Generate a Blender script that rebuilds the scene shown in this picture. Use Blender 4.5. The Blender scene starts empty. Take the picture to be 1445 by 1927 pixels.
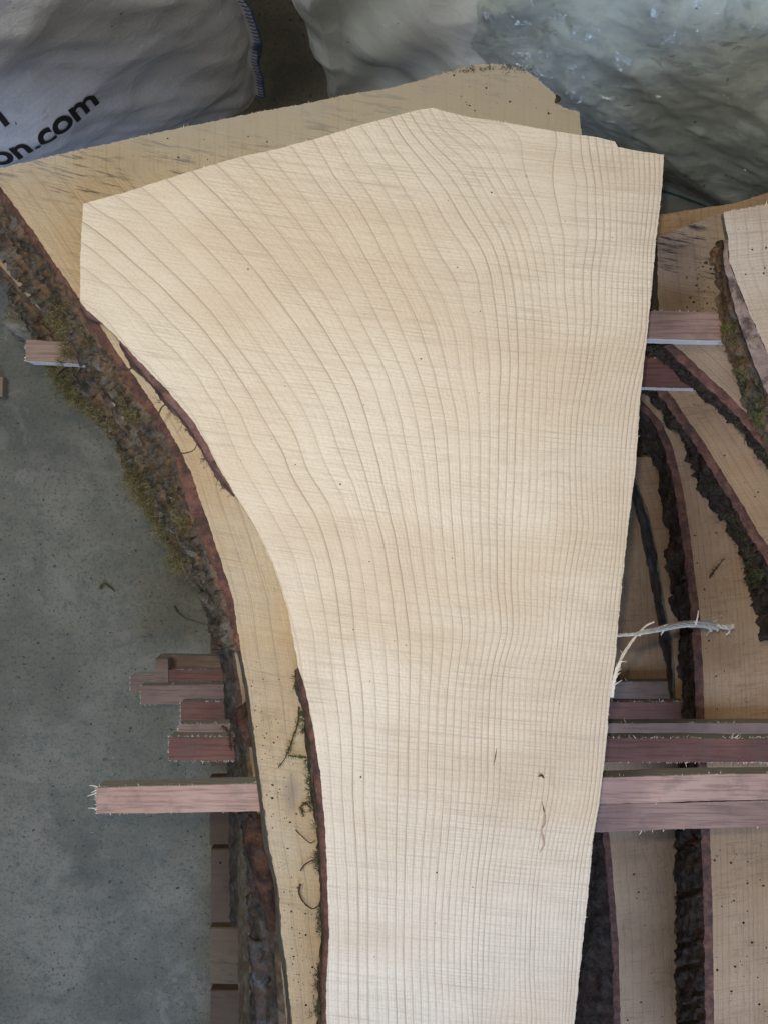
import bpy, bmesh, math, random
import numpy as np
from mathutils import Vector, noise
from mathutils.geometry import delaunay_2d_cdt

random.seed(7); np.random.seed(7)
scene = bpy.context.scene
COL = scene.collection
CAM_H = 1.75           # a standing person holding a phone, looking straight down
FPX = 1428.0           # focal length in photograph pixels (1445 x 1927)

# ------------------------------------------------------------------ camera
cam_d = bpy.data.cameras.new("camera"); cam = bpy.data.objects.new("camera", cam_d); COL.objects.link(cam)
cam.location = (0, 0, CAM_H); cam.rotation_euler = (0, 0, 0)
cam_d.sensor_fit = 'VERTICAL'; cam_d.angle = 2 * math.atan(963.5 / FPX)
cam_d.clip_start = 0.02; cam_d.clip_end = 60
scene.camera = cam
# ------------------------------------------------------------------ world and lamps
w = bpy.data.worlds.new("World"); scene.world = w; w.use_nodes = True
bg = w.node_tree.nodes["Background"]; bg.inputs[0].default_value = (0.80, 0.88, 1.0, 1); bg.inputs[1].default_value = 0.05

def lamp(name, kind, loc, power, color, size=None, target=None, **kw):
    d = bpy.data.lights.new(name, kind); o = bpy.data.objects.new(name, d); COL.objects.link(o)
    o.location = loc; d.energy = power; d.color = color
    if kind == 'AREA':
        d.shape = 'RECTANGLE'; d.size, d.size_y = size
    else:
        d.shadow_soft_size = size
    if target is not None:
        o.rotation_euler = (Vector(target) - Vector(loc)).to_track_quat('-Z', 'Y').to_euler()
    return o
# the phone's flash, a few centimetres above the lens
lamp("phone_flash", 'POINT', (-0.012, 0.036, CAM_H + 0.003), 14.0, (1.0, 0.925, 0.82), 0.008)
# fluorescent fittings of the shed and daylight from its open door behind the photographer
lamp("shed_tube_light", 'AREA', (-1.3, 0.7, 3.2), 34, (0.99, 1.0, 0.93), (1.5, 0.5), (-0.3, 0.2, 0.4))
lamp("open_door_daylight", 'AREA', (0.3, -1.75, 1.8), 46, (0.46, 0.63, 1.0), (1.2, 1.3), (0.05, -0.1, 0.75))
scene.view_settings.view_transform = 'Standard'; scene.view_settings.look = 'None'
scene.view_settings.exposure = 0.0; scene.view_settings.gamma = 1.0

# ------------------------------------------------------------------ helpers
def P(px, py, Z):
    return Vector(((px - 722.5) / FPX * Z, (963.5 - py) / FPX * Z, CAM_H - Z))
def nz(x, y=0.0, z=0.0): return noise.noise(Vector((x, y, z)))
def fbm(x, y, z=0.0, o=4): return noise.fractal(Vector((x, y, z)), 1.0, 2.0, o)
def link(o, parent=None):
    COL.objects.link(o)
    if parent is not None: o.parent = parent
    return o
def tag(o, label=None, cat=None, group=None, kind=None):
    if label: o['label'] = label
    if cat: o['category'] = cat
    if group: o['group'] = group
    if kind: o['kind'] = kind
    return o
def empty(name, loc, label, cat, group=None):
    o = bpy.data.objects.new(name, None); o.location = loc; o.empty_display_size = 0.05; COL.objects.link(o)
    return tag(o, label, cat, group)
def mesh_obj(name, verts, faces, mat, parent=None, smooth=False, attrs=None):
    off = Vector(parent.location) if parent is not None else Vector((0, 0, 0))
    if parent is not None and parent.parent is not None: off = off + Vector(parent.parent.location)
    me = bpy.data.meshes.new(name)
    me.from_pydata([tuple(Vector(v) - off) for v in verts], [], faces)
    if attrs:
        for k, vals in attrs.items():
            a = me.attributes.new(k, 'FLOAT', 'POINT'); a.data.foreach_set('value', np.asarray(vals, dtype=np.float32))
    if smooth: me.polygons.foreach_set('use_smooth', [True] * len(me.polygons))
    me.update(); me.materials.append(mat)
    o = bpy.data.objects.new(name, me); link(o, parent)
    return o
def resample(pts, n):
    p = np.array(pts, float); d = np.r_[0, np.cumsum(np.hypot(*np.diff(p, axis=0).T))]
    t = np.linspace(0, d[-1], n)
    return np.c_[np.interp(t, d, p[:, 0]), np.interp(t, d, p[:, 1])]
def smooth_poly(pts, n):
    """Catmull-Rom through the points, resampled evenly"""
    p = np.array(pts, float); q = np.vstack([2*p[0]-p[1], p, 2*p[-1]-p[-2]]); out = []
    for i in range(1, len(q) - 2):
        for t in np.linspace(0, 1, 8, endpoint=False):
            a, b, c, d = q[i-1], q[i], q[i+1], q[i+2]
            out.append(0.5*((2*b) + (-a+c)*t + (2*a-5*b+4*c-d)*t*t + (-a+3*b-3*c+d)*t**3))
    out.append(p[-1]); return resample(out, n)

# ------------------------------------------------------------------ node helper
class NT:
    def __init__(s, name):
        s.m = bpy.data.materials.new(name); s.m.use_nodes = True
        s.t = s.m.node_tree; s.t.nodes.clear()
        s.out = s.t.nodes.new('ShaderNodeOutputMaterial'); s.b = s.t.nodes.new('ShaderNodeBsdfPrincipled')
        s.t.links.new(s.b.outputs[0], s.out.inputs[0])
    def n(s, typ, **kw):
        o = s.t.nodes.new(typ)
        for k, v in kw.items(): setattr(o, k, v)
        return o
    def l(s, a, b): s.t.links.new(a, b)
    def val(s, sock, v):
        if hasattr(v, 'is_output'): s.l(v, sock)
        else: sock.default_value = v
    def math(s, op, a, b=0.0, c=0.0, clamp=False):
        o = s.n('ShaderNodeMath', operation=op, use_clamp=clamp)
        s.val(o.inputs[0], a); s.val(o.inputs[1], b); s.val(o.inputs[2], c); return o.outputs[0]
    def smooth(s, v, a, b, lo=0.0, hi=1.0):
        o = s.n('ShaderNodeMapRange', interpolation_type='SMOOTHSTEP')
        s.val(o.inputs[0], v); o.inputs[1].default_value = a; o.inputs[2].default_value = b
        o.inputs[3].default_value = lo; o.inputs[4].default_value = hi; return o.outputs[0]
    def mix(s, f, a, b, mode='MIX'):
        o = s.n('ShaderNodeMix', data_type='RGBA', blend_type=mode)
        s.val(o.inputs[0], f)
        s.val(o.inputs[6], a if hasattr(a, 'is_output') else (*a, 1)); s.val(o.inputs[7], b if hasattr(b, 'is_output') else (*b, 1))
        return o.outputs[2]
    def attr(s, name): return s.n('ShaderNodeAttribute', attribute_name=name).outputs['Fac']
    def obj(s): return s.n('ShaderNodeTexCoord').outputs['Object']
    def geo(s): return s.n('ShaderNodeNewGeometry').outputs['Position']
    def mapping(s, v, rot=(0, 0, 0), sc=(1, 1, 1), loc=(0, 0, 0)):
        o = s.n('ShaderNodeMapping'); s.l(v, o.inputs[0]); o.inputs[1].default_value = loc
        o.inputs[2].default_value = rot; o.inputs[3].default_value = sc; return o.outputs[0]
    def noise(s, v, sc, det=3, rough=0.55, dist=0.0):
        o = s.n('ShaderNodeTexNoise'); s.l(v, o.inputs['Vector']); o.inputs['Scale'].default_value = sc
        o.inputs['Detail'].default_value = det; o.inputs['Roughness'].default_value = rough
        o.inputs['Distortion'].default_value = dist; return o.outputs['Fac']
    def xyz(s, v):
        o = s.n('ShaderNodeSeparateXYZ'); s.l(v, o.inputs[0]); return o.outputs
    def comb(s, x, y, z=0.0):
        o = s.n('ShaderNodeCombineXYZ'); s.val(o.inputs[0], x); s.val(o.inputs[1], y); s.val(o.inputs[2], z); return o.outputs[0]
    def bump(s, h, strength, dist):
        o = s.n('ShaderNodeBump'); o.inputs['Strength'].default_value = strength; o.inputs['Distance'].default_value = dist
        s.l(h, o.inputs['Height']); s.l(o.outputs[0], s.b.inputs['Normal'])
    def color(s, c): s.val(s.b.inputs['Base Color'], c if hasattr(c, 'is_output') else (*c, 1))
    def rough(s, r): s.val(s.b.inputs['Roughness'], r)
    def spec(s, v): s.val(s.b.inputs['Specular IOR Level'], v)

def wood_mat(name, light, warm, ring_col, ring=0.6, saw=0.35, saw_angle=-7, streak=0.0, stain=0.0, sub=0.25, seed=0.0, plaid=0.0, fibre=0.3, end_grey=None, knot=None):
    m = NT(name); pos = m.geo(); pos = m.mapping(pos, loc=(seed, seed * .7, seed * .3))
    s0 = m.attr('ring'); sp = m.attr('spacing')
    wob = m.math('SUBTRACT', m.noise(pos, 14, 3), .5); wob2 = m.math('SUBTRACT', m.noise(pos, 90, 2), .5)
    # the wander of a ring line in metres, turned into ring units by the ring spacing
    dsp = m.math('ADD', m.math('MULTIPLY', wob, .0026), m.math('MULTIPLY', wob2, .0006))
    s1 = m.math('ADD', s0, m.math('MINIMUM', m.math('MAXIMUM', m.math('DIVIDE', dsp, sp), -.45), .45))
    fr = m.math('FRACT', s1); fl = m.math('FLOOR', s1)
    wn = m.n('ShaderNodeTexWhiteNoise', noise_dimensions='1D'); m.l(fl, wn.inputs['W']); rnd = wn.outputs['Value']
    # distance behind the line: sharp on one side, feathered on the other
    dpos = m.math('MULTIPLY', fr, sp); dneg = m.math('MULTIPLY', m.math('SUBTRACT', 1, fr), sp)
    la = m.smooth(dpos, .0001, .0010, 1, 0); lb = m.smooth(dneg, .0002, .0020, .6, 0)
    line = m.math('MAXIMUM', la, m.math('MULTIPLY', lb, m.math('ADD', .35, m.math('MULTIPLY', rnd, .4))))
    wnb = m.n('ShaderNodeTexWhiteNoise', noise_dimensions='1D'); m.l(m.math('ADD', fl, 40.3), wnb.inputs['W'])
    breakup = m.smooth(m.noise(pos, 26, 3), .30, .62, .65, 1)
    line = m.math('MULTIPLY', m.math('MULTIPLY', line, breakup), m.math('ADD', .45, m.math('MULTIPLY', wnb.outputs['Value'], .55)))
    # feathered late wood
    late = m.math('MULTIPLY', m.math('POWER', fr, 4.0), .12)
    # faint rings between
    s2 = m.math('MULTIPLY', m.math('ADD', s1, m.math('MULTIPLY', wob, .6)), 3.17); f2 = m.math('FRACT', s2)
    d2 = m.math('MULTIPLY', f2, m.math('DIVIDE', sp, 3.17))
    line2 = m.math('MULTIPLY', m.smooth(d2, .0003, .0018, 1, 0), m.smooth(m.noise(pos, 9, 2), .36, .60))
    # saw marks
    sm = m.mapping(m.geo(), rot=(0, 0, math.radians(-saw_angle)))
    sx = m.xyz(sm); bend = m.math('ADD', m.math('MULTIPLY', m.math('MULTIPLY', sx[0], sx[0]), -.10), seed * .137)
    v = m.math('ADD', sx[1], bend)
    fine = m.noise(m.comb(m.math('MULTIPLY', sx[0], 14), m.math('MULTIPLY', v, 520)), 1, 3, .6)
    mid = m.noise(m.comb(m.math('MULTIPLY', sx[0], 6), m.math('MULTIPLY', v, 210)), 1, 2, .55)
    mids = m.smooth(mid, .54, .66); fines = m.smooth(fine, .48, .66)
    patch = m.smooth(m.noise(pos, 7, 3), .36, .66, .25, 1)
    sawm = m.math('MULTIPLY', m.math('ADD', m.math('MULTIPLY', mids, .45), m.math('MULTIPLY', fines, .85)), patch)
    # evenly spaced tooth lines
    per = m.math('FRACT', m.math('ADD', m.math('MULTIPLY', v, 88), m.math('MULTIPLY', wob, .35)))
    tooth = m.math('MULTIPLY', m.math('MULTIPLY', m.smooth(per, .0, .10, 1, 0), m.smooth(m.noise(m.comb(m.math('MULTIPLY', sx[0], 9), m.math('MULTIPLY', v, 60)), 1, 2), .40, .60)), .8)
    sawm = m.math('ADD', sawm, m.math('MULTIPLY', tooth, .55 + plaid))
    wav = m.math('MULTIPLY', m.math('SUBTRACT', m.noise(m.comb(m.math('MULTIPLY', sx[0], 7), m.math('MULTIPLY', v, 30), 2.), 1, 2), .5), 3.0)
    per2 = m.math('FRACT', m.math('ADD', m.math('MULTIPLY', v, 270), wav))
    fine2 = m.math('MULTIPLY', m.smooth(m.math('ABSOLUTE', m.math('SUBTRACT', per2, .5)), .32, .5), m.smooth(m.noise(m.comb(m.math('MULTIPLY', sx[0], 18), m.math('MULTIPLY', v, 45), 7.), 1, 3), .40, .62))
    sawm = m.math('ADD', sawm, m.math('MULTIPLY', fine2, .75))
    # fibre along the rings
    fib = m.noise(m.comb(m.math('MULTIPLY', m.math('MULTIPLY', s0, sp), 700), m.math('MULTIPLY', sx[1], 26)), 1, 3, .6)
    fibs = m.smooth(fib, .42, .70)
    base = m.mix(m.smooth(m.noise(pos, 5.5, 4), .38, .66), light, warm)
    band = m.noise(m.comb(m.math('MULTIPLY', sx[0], 1.6), m.math('MULTIPLY', v, 7.5), seed), 1, 4, .6)
    base = m.mix(m.math('MULTIPLY', m.smooth(band, .48, .66), .38), base, tuple(c * k for c, k in zip(warm, (.86, .80, .74))))
    base = m.mix(m.math('MULTIPLY', m.smooth(band, .50, .34), .22), base, tuple(min(.85, c * 1.14) for c in light))
    base = m.mix(m.math('MULTIPLY', m.smooth(m.noise(pos, 340, 3, .75), .46, .64), .15), base, ring_col)
    base = m.mix(m.math('MULTIPLY', fibs, fibre * .45), base, ring_col)
    base = m.mix(m.math('MULTIPLY', late, ring), base, ring_col)
    base = m.mix(m.math('MULTIPLY', line2, sub * ring), base, ring_col)
    base = m.mix(m.math('MULTIPLY', line, ring), base, ring_col)
    base = m.mix(m.math('MULTIPLY', sawm, saw, clamp=True), base, tuple(c * .62 for c in warm))
    if streak > 0:
        st = m.noise(m.comb(m.math('MULTIPLY', sx[0], 24), m.math('MULTIPLY', v, 210), seed), 1, 5, .7)
        base = m.mix(m.math('MULTIPLY', m.smooth(st, .50, .62), m.math('MULTIPLY', m.smooth(m.noise(pos, 12, 3), .43 if end_grey else .47, .56 if end_grey else .60), m.math('MULTIPLY', m.smooth(m.xyz(m.geo())[1], .25, .38, .18, 1), streak) if end_grey else streak)), base, (.035, .032, .034))
    if stain > 0:
        base = m.mix(m.math('MULTIPLY', m.smooth(m.noise(pos, 11, 5, .65), .52, .78), stain), base, (.09, .06, .04))
    if knot:          # grey stain of a healed knot
        kx = m.math('MULTIPLY', m.math('ADD', m.math('SUBTRACT', m.xyz(m.geo())[0], knot[0]), m.math('MULTIPLY', wob, .02)), 1 / knot[2])
        ky = m.math('MULTIPLY', m.math('ADD', m.math('SUBTRACT', m.xyz(m.geo())[1], knot[1]), m.math('MULTIPLY', wob2, .02)), 1 / knot[3])
        kd = m.math('SQRT', m.math('ADD', m.math('MULTIPLY', kx, kx), m.math('MULTIPLY', ky, ky)))
        base = m.mix(m.math('MULTIPLY', m.smooth(kd, 1.35, .15), .5), base, (.15, .115, .095))
    if end_grey:      # the cross-cut end has greyed and dirtied with age
        gy = m.math('ADD', m.xyz(m.geo())[1], m.math('MULTIPLY', wob, .12))
        base = m.mix(m.math('MULTIPLY', m.smooth(gy, end_grey[0], end_grey[1]), .72), base, (.40, .365, .305))
    speck = m.smooth(m.noise(pos, 420, 1), .76, .80); base = m.mix(m.math('MULTIPLY', speck, .5), base, (.06, .04, .03))
    m.color(base); m.rough(.72); m.spec(.25)
    h = m.math('SUBTRACT', m.math('ADD', m.math('MULTIPLY', fine, .5), m.math('MULTIPLY', mid, .5)), m.math('MULTIPLY', line, .08))
    m.bump(h, .5, .0009)
    return m.m

WOOD_MAIN = wood_mat('ash_fresh', (.705, .60, .455), (.65, .525, .37), (.27, .175, .105), ring=1.0, saw=.50, seed=0, plaid=.30, sub=.16)
WOOD_L2 = wood_mat('ash_aged', (.50, .40, .265), (.50, .355, .195), (.16, .11, .07), ring=.62, saw=.5, streak=.8, stain=.30, seed=3.1, saw_angle=-9, fibre=.6, end_grey=(.34, .46), knot=((548 - 722.5) / 1428 * .86, (963.5 - 1492) / 1428 * .86, .0125, .024))
WOOD_R = wood_mat('ash_dull', (.43, .285, .165), (.38, .235, .125), (.14, .08, .05), ring=.55, saw=.35, streak=.22, stain=.35, seed=6.3, saw_angle=2, fibre=.7)
WOOD_R1 = wood_mat('ash_pale', (.56, .46, .36), (.50, .39, .28), (.20, .13, .09), ring=.55, saw=.55, seed=9.2, saw_angle=1)
WOOD_LOW = wood_mat('ash_low', (.34, .255, .17), (.29, .20, .125), (.13, .08, .05), ring=.55, saw=.4, streak=.4, stain=.3, seed=12.7, saw_angle=0)
WOOD_OLD = wood_mat('ash_weathered', (.37, .275, .195), (.31, .215, .145), (.10, .065, .045), ring=.6, saw=.5, streak=1.0, stain=.35, seed=15.4, saw_angle=-14)

def bark_mat(name, dark, mid, orange, grey, seed=0.0, orange_amt=.5, grey_amt=.4):
    m = NT(name); pos = m.mapping(m.geo(), loc=(seed, seed, 0)); h = m.attr('relief')
    c = m.mix(m.smooth(m.noise(pos, 55, 4, .65), .36, .66), dark, mid)
    c = m.mix(m.math('MULTIPLY', m.smooth(m.noise(pos, 38, 4, .6, .5), .50, .66), grey_amt), c, grey)
    f = m.math('MULTIPLY', m.smooth(m.math('ADD', h, m.math('MULTIPLY', m.math('SUBTRACT', m.noise(pos, 70, 3), .5), .9)), .25, -.35), orange_amt)
    c = m.mix(f, c, orange)
    c = m.mix(m.math('MULTIPLY', m.smooth(m.noise(pos, 260, 3, .7), .52, .74), .55), c, tuple(x * .3 for x in dark))
    c = m.mix(m.math('MULTIPLY', m.smooth(m.noise(pos, 330, 2, .6), .66, .76), .7), c, (.30, .24, .17))
    m.color(c); m.rough(.9); m.spec(.15)
    m.bump(m.math('ADD', m.noise(pos, 190, 5, .8), m.math('MULTIPLY', m.noise(pos, 60, 3), .6)), 1.0, .006)
    return m.m
BARK = bark_mat('bark', (.050, .041, .031), (.145, .112, .076), (.33, .19, .105), (.25, .23, .19), 0.0, .55, .6)
BARK_DARK = bark_mat('bark_dark', (.036, .028, .022), (.105, .073, .053), (.12, .055, .035), (.085, .08, .07), 4.0, .3, .35)
BARK_GREY = bark_mat('bark_grey', (.06, .055, .05), (.13, .115, .10), (.22, .115, .07), (.20, .195, .185), 8.0, .3, .6)
BARE = bark_mat('debarked_wood', (.17, .14, .10), (.27, .225, .16), (.16, .10, .06), (.22, .21, .19), 2.0, .4, .4)

FLAKE = bark_mat('bark_flake_red', (.04, .024, .018), (.115, .056, .036), (.19, .095, .055), (.12, .095, .08), 5., .5, .5)
def inner_mat(name, a, b, dust=.25):
    m = NT(name); pos = m.geo()
    c = m.mix(m.smooth(m.noise(pos, 60, 4, .65), .35, .68), a, b)
    c = m.mix(m.math('MULTIPLY', m.smooth(m.noise(pos, 500, 3, .7), .52, .70), dust * .5), c, (.30, .22, .17))
    c = m.mix(m.math('MULTIPLY', m.smooth(m.noise(pos, 34, 5, .7), .50, .64), .75), c, (.045, .030, .024))
    m.color(c); m.rough(.8); m.spec(.2); m.bump(m.noise(pos, 220, 4, .7), .6, .0025); return m.m
INNER_RED = inner_mat('inner_bark_red', (.075, .034, .026), (.165, .074, .048), .5)
INNER_MAUVE = inner_mat('inner_bark_mauve', (.125, .062, .048), (.21, .115, .09), .4)
POCKET = inner_mat('bark_pocket_tan', (.36, .24, .165), (.46, .33, .235), .2)
INNER_PALE = inner_mat('inner_bark_pale', (.20, .14, .115), (.29, .215, .18), .4)

def moss_mat(name, cols):
    m = NT(name); r = m.attr('rnd'); cr = m.n('ShaderNodeValToRGB'); m.l(r, cr.inputs[0])
    cr.color_ramp.elements[0].color = (*cols[0], 1); cr.color_ramp.elements[1].color = (*cols[-1], 1)
    for i, c in enumerate(cols[1:-1]): cr.color_ramp.elements.new((i + 1) / (len(cols) - 1)).color = (*c, 1)
    m.color(cr.outputs[0]); m.rough(.85); m.spec(.15); return m.m
MOSS = moss_mat('moss', [(.035, .029, .014), (.08, .066, .027), (.135, .11, .042), (.21, .17, .085), (.10, .066, .036)])
MOSS_DARK = moss_mat('moss_dark', [(.02, .02, .012), (.05, .055, .022), (.09, .09, .035), (.06, .042, .026)])
MOSS_GREEN = moss_mat('moss_green', [(.03, .035, .012), (.075, .085, .022), (.13, .135, .035), (.17, .15, .06)])
FIBRE = moss_mat('torn_fibre', [(.50, .40, .30), (.62, .54, .43), (.70, .64, .54)])
TWIG = moss_mat('twig', [(.045, .032, .02), (.09, .065, .04)])
CRUMB = moss_mat('crumb', [(.02, .015, .012), (.06, .04, .025), (.12, .07, .04)])

# ------------------------------------------------------------------ slabs
def rbf_field(pts):
    a = np.array(pts, float); X = a[:, :2] / 500.0; s = a[:, 2]; n = len(X)
    def phi(r): return np.where(r > 1e-9, r * r * np.log(np.maximum(r, 1e-9)), 0.0)
    K = phi(np.hypot(X[:, None, 0] - X[None, :, 0], X[:, None, 1] - X[None, :, 1])) + np.eye(n) * .004
    Q = np.c_[np.ones(n), X]; A = np.block([[K, Q], [Q.T, np.zeros((3, 3))]])
    c = np.linalg.solve(A, np.r_[s, 0, 0, 0])
    def f(x, y):
        x = np.asarray(x, float) / 500; y = np.asarray(y, float) / 500
        r = np.hypot(x[:, None] - X[None, :, 0], y[:, None] - X[None, :, 1])
        return phi(r) @ c[:n] + c[n] + c[n+1] * x + c[n+2] * y
    return f
def edge_field(edge, spacing_px, var=.35):
    """rings that run along a waney edge given in pixels"""
    e = np.array(edge, float); o = np.argsort(e[:, 1]); e = e[o]
    def f(x, y):
        x = np.asarray(x, float); xe = np.interp(y, e[:, 1], e[:, 0]); d = (x - xe)
        return d / spacing_px + var * np.sin(d / spacing_px * .9) + .0006 * np.asarray(y)
    return f
def slab_wood(parent, outline, Z, Zb, field, mat, step=9.0, jag=0.8, name='wood', taper=0.0):
    """the sawn board itself: top, bottom and sawn sides, one mesh. outline in pixels of the photograph at the top's depth"""
    loop = []
    n = len(outline)
    for i in range(n):
        a = np.array(outline[i], float); b = np.array(outline[(i + 1) % n], float); k = max(1, int(np.hypot(*(b - a)) / 5))
        for j in range(k):
            q = a + (b - a) * j / k
            amp = jag if 0 < j else jag * .5
            loop.append(q + np.array([nz(q[0] * .31, q[1] * .31, 3.3), nz(q[0] * .31, q[1] * .31, 9.1)]) * amp + np.array([nz(q[0]*.05, q[1]*.05, 1.), nz(q[0]*.05, q[1]*.05, 5.)]) * amp)
    L = np.array(loop); m = len(L)
    gx = np.arange(L[:, 0].min(), L[:, 0].max(), step); gy = np.arange(L[:, 1].min(), L[:, 1].max(), step)
    G = np.array([(x + (step * .5 if j % 2 else 0), y) for j, y in enumerate(gy) for x in gx])
    ins = np.zeros(len(G), bool); near = np.full(len(G), 1e9)
    for i in range(m):
        x1, y1 = L[i]; x2, y2 = L[(i + 1) % m]
        if y1 != y2:
            c = ((y1 > G[:, 1]) != (y2 > G[:, 1])) & (G[:, 0] < (x2 - x1) * (G[:, 1] - y1) / (y2 - y1) + x1); ins ^= c
        near = np.minimum(near, np.hypot(G[:, 0] - x1, G[:, 1] - y1))
    G = G[ins & (near > step * .5)]
    allp = np.vstack([L, G])
    vs, es, fs, *_ = delaunay_2d_cdt([Vector(p) for p in allp], [(i, (i + 1) % m) for i in range(m)], [], 1, 1e-6)
    V = np.array([(v[0], v[1]) for v in vs]); k = len(V)
    eps = 2.0
    s = field(V[:, 0], V[:, 1]); gxx = (field(V[:, 0] + eps, V[:, 1]) - s) / eps; gyy = (field(V[:, 0], V[:, 1] + eps) - s) / eps
    sp = (1.0 / np.maximum(np.hypot(gxx, gyy), 1e-4)) * Z / FPX
    verts = [P(v[0], v[1], Z) for v in V]
    faces = []
    for f in fs:
        a, b, c = f[0], f[1], f[2]
        ar = (V[b][0]-V[a][0])*(V[c][1]-V[a][1]) - (V[c][0]-V[a][0])*(V[b][1]-V[a][1])
        faces.append((a, c, b) if ar > 0 else (a, b, c))
    # sides
    cx = L.mean(axis=0)
    ring, spc = list(s), list(sp)
    ba = len(verts); rows = 3
    sL = field(L[:, 0], L[:, 1])
    for r in range(rows + 1):
        for i in range(m):
            p = P(L[i][0], L[i][1], Z + (Zb - Z) * taper * r / rows); p.z = (CAM_H - Z) + ((Z - Zb) * r / rows) - (.0 if r else .0002)
            verts.append(p); ring.append(sL[i] + r * .35); spc.append(.02)
    for r in range(rows):
        for i in range(m):
            j = (i + 1) % m; faces.append((ba + r*m + i, ba + r*m + j, ba + (r+1)*m + j, ba + (r+1)*m + i))
    # closed underside
    und = len(verts)
    for v in V:
        p = P(v[0], v[1], Z + (Zb - Z) * taper); p.z = CAM_H - Zb; verts.append(p)
    ring += list(s); spc += list(sp)
    for f in fs: faces.append((und + f[0], und + f[1], und + f[2]))
    return mesh_obj(name, verts, faces, mat, parent, attrs={'ring': ring, 'spacing': spc})

def bark_loft(parent, A, B, C, Z, Zb, n, rows, mat_in, mat_out, amp=.006, seed=0.0, ridge=1.0, ragged=2.5, names=('inner_bark', 'bark'), bulge=.0, lift=0.0):
    """inner bark from the wood edge A to B on the sawn face, then rough bark down to C at the lower face"""
    A2, B2, C2 = (smooth_poly(q, n) for q in (A, B, C))
    va = [P(*A2[i], Z) for i in range(n)]
    vb = []
    for i in range(n):
        d = B2[i] - A2[i]; L = max(np.hypot(*d), 1e-6); k = ragged * (nz(i * .21, seed, 7) + .6 * nz(i * .6, seed, 2)); vb.append(P(*(B2[i] + d / L * k), Z))
    vc = [P(*C2[i], Zb) for i in range(n)]
    rim_v, rim_f = [], []
    rr = 4
    for r in range(rr + 1):
        for i in range(n):
            p = va[i].lerp(vb[i], r / rr); p.z += .0006 * nz(p.x * 200, p.y * 200) - .0004 - (.003 * (r / rr) ** 3) + (lift * math.sin(math.pi * r / rr)); rim_v.append(p)
    for r in range(rr):
        for i in range(n - 1): rim_f.append((r*n+i, r*n+i+1, (r+1)*n+i+1, (r+1)*n+i))
    inner = mesh_obj(names[0], rim_v, rim_f, mat_in, parent, smooth=True)
    verts, rel, nrm = [], [], []
    for r in range(rows + 1):
        t = r / rows
        for i in range(n):
            b = vb[i] - Vector((0, 0, .0034)); p = b.lerp(vc[i], t)
            tan = (vb[min(i+1, n-1)] - vb[max(i-1, 0)]); dwn = vc[i] - b
            nn = tan.cross(dwn)
            if nn.length < 1e-9: nn = Vector((0, 0, 1))
            nn.normalize()
            if nn.z < 0: nn = -nn
            arc = i * 6.0 / 1000 * 1.2
            # long plates and furrows running along the stem
            u = arc * 9 + seed; vv = t * 5.5
            h = ridge * (1 - abs(2 * noise.fractal(Vector((u * .9, vv * 1.1 + .8 * nz(u * .7, seed), seed)), 1, 2, 3))) - .45
            h += .55 * fbm(u * 6, vv * 3, seed, 5) + .35 * nz(i * .9, r * .9, seed)
            if nz(u * .8, vv * .9, seed + 5) > .22: h -= .55
            fade = min(1, t * 6) * (1.0 if r < rows else 1.0)
            p = p + nn * (h * amp * fade + bulge * math.sin(math.pi * t) * fade)
            if r == rows: p = p + Vector(((nz(u * 6, 3) ) * amp * .9, nz(u * 6, 8) * amp * .9, 0))
            verts.append(p); rel.append(h); nrm.append(nn)
    faces = [(r*n+i, r*n+i+1, (r+1)*n+i+1, (r+1)*n+i) for r in range(rows) for i in range(n - 1)]
    ob = mesh_obj(names[1], verts, faces, mat_out, parent, smooth=(amp < .0075), attrs={'relief': rel})
    return (verts, nrm, n, rows, ob)

def fronds(name, parent, seeds, mat, blades, length, width, upright=.5, segs=3, kind='stuff', curl=.6):
    """seeds: list of (point, normal, size). Every seed is a tuft of curved, tapering blades"""
    V, F, R = [], [], []
    for (p, nn, size) in seeds:
        base_r = random.random()
        for _ in range(blades):
            d = Vector((random.gauss(0, 1), random.gauss(0, 1), random.gauss(0, .6))).normalized()
            d = (d + nn * upright * 1.6).normalized()
            L = length * size * random.uniform(.5, 1.25); wd = width * random.uniform(.6, 1.3)
            side = d.cross(Vector((random.gauss(0, 1), random.gauss(0, 1), random.gauss(0, 1)))).normalized()
            cv = side.cross(d) * curl * random.uniform(-1, 1) + Vector((0, 0, -.35))
            q = p + Vector((random.gauss(0, 1), random.gauss(0, 1), random.gauss(0, .5))) * length * size * .28
            b = len(V); r = min(1, max(0, base_r * .55 + random.random() * .45))
            for k in range(segs + 1):
                t = k / segs; c = q + d * L * t + cv * L * t * t * .6; hw = wd * (1 - t * .85) * .5
                V += [c - side * hw, c + side * hw]; R += [r, r]
            F += [(b + 2*k, b + 2*k + 1, b + 2*k + 3, b + 2*k + 2) for k in range(segs)]
    o = mesh_obj(name, V, F, mat, parent, attrs={'rnd': R}); 
    if kind: o['kind'] = kind
    return o
def moss_seeds(grid, rng_i, rng_r, count, thr=.0, freq=30, seed=0.0):
    verts, nrm, n, rows = grid[:4]; out = []; tries = 0
    while len(out) < count and tries < count * 30:
        tries += 1
        i = int((rng_i[0] + (rng_i[1] - rng_i[0]) * random.random()) * (n - 1)); r = int((rng_r[0] + (rng_r[1] - rng_r[0]) * random.random()) * rows)
        k = r * n + i; p = verts[k]
        m = nz(p.x * freq, p.y * freq, seed)
        if m > thr: out.append((p + nrm[k] * .001, nrm[k], .6 + m * 1.1))
    return out
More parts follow.
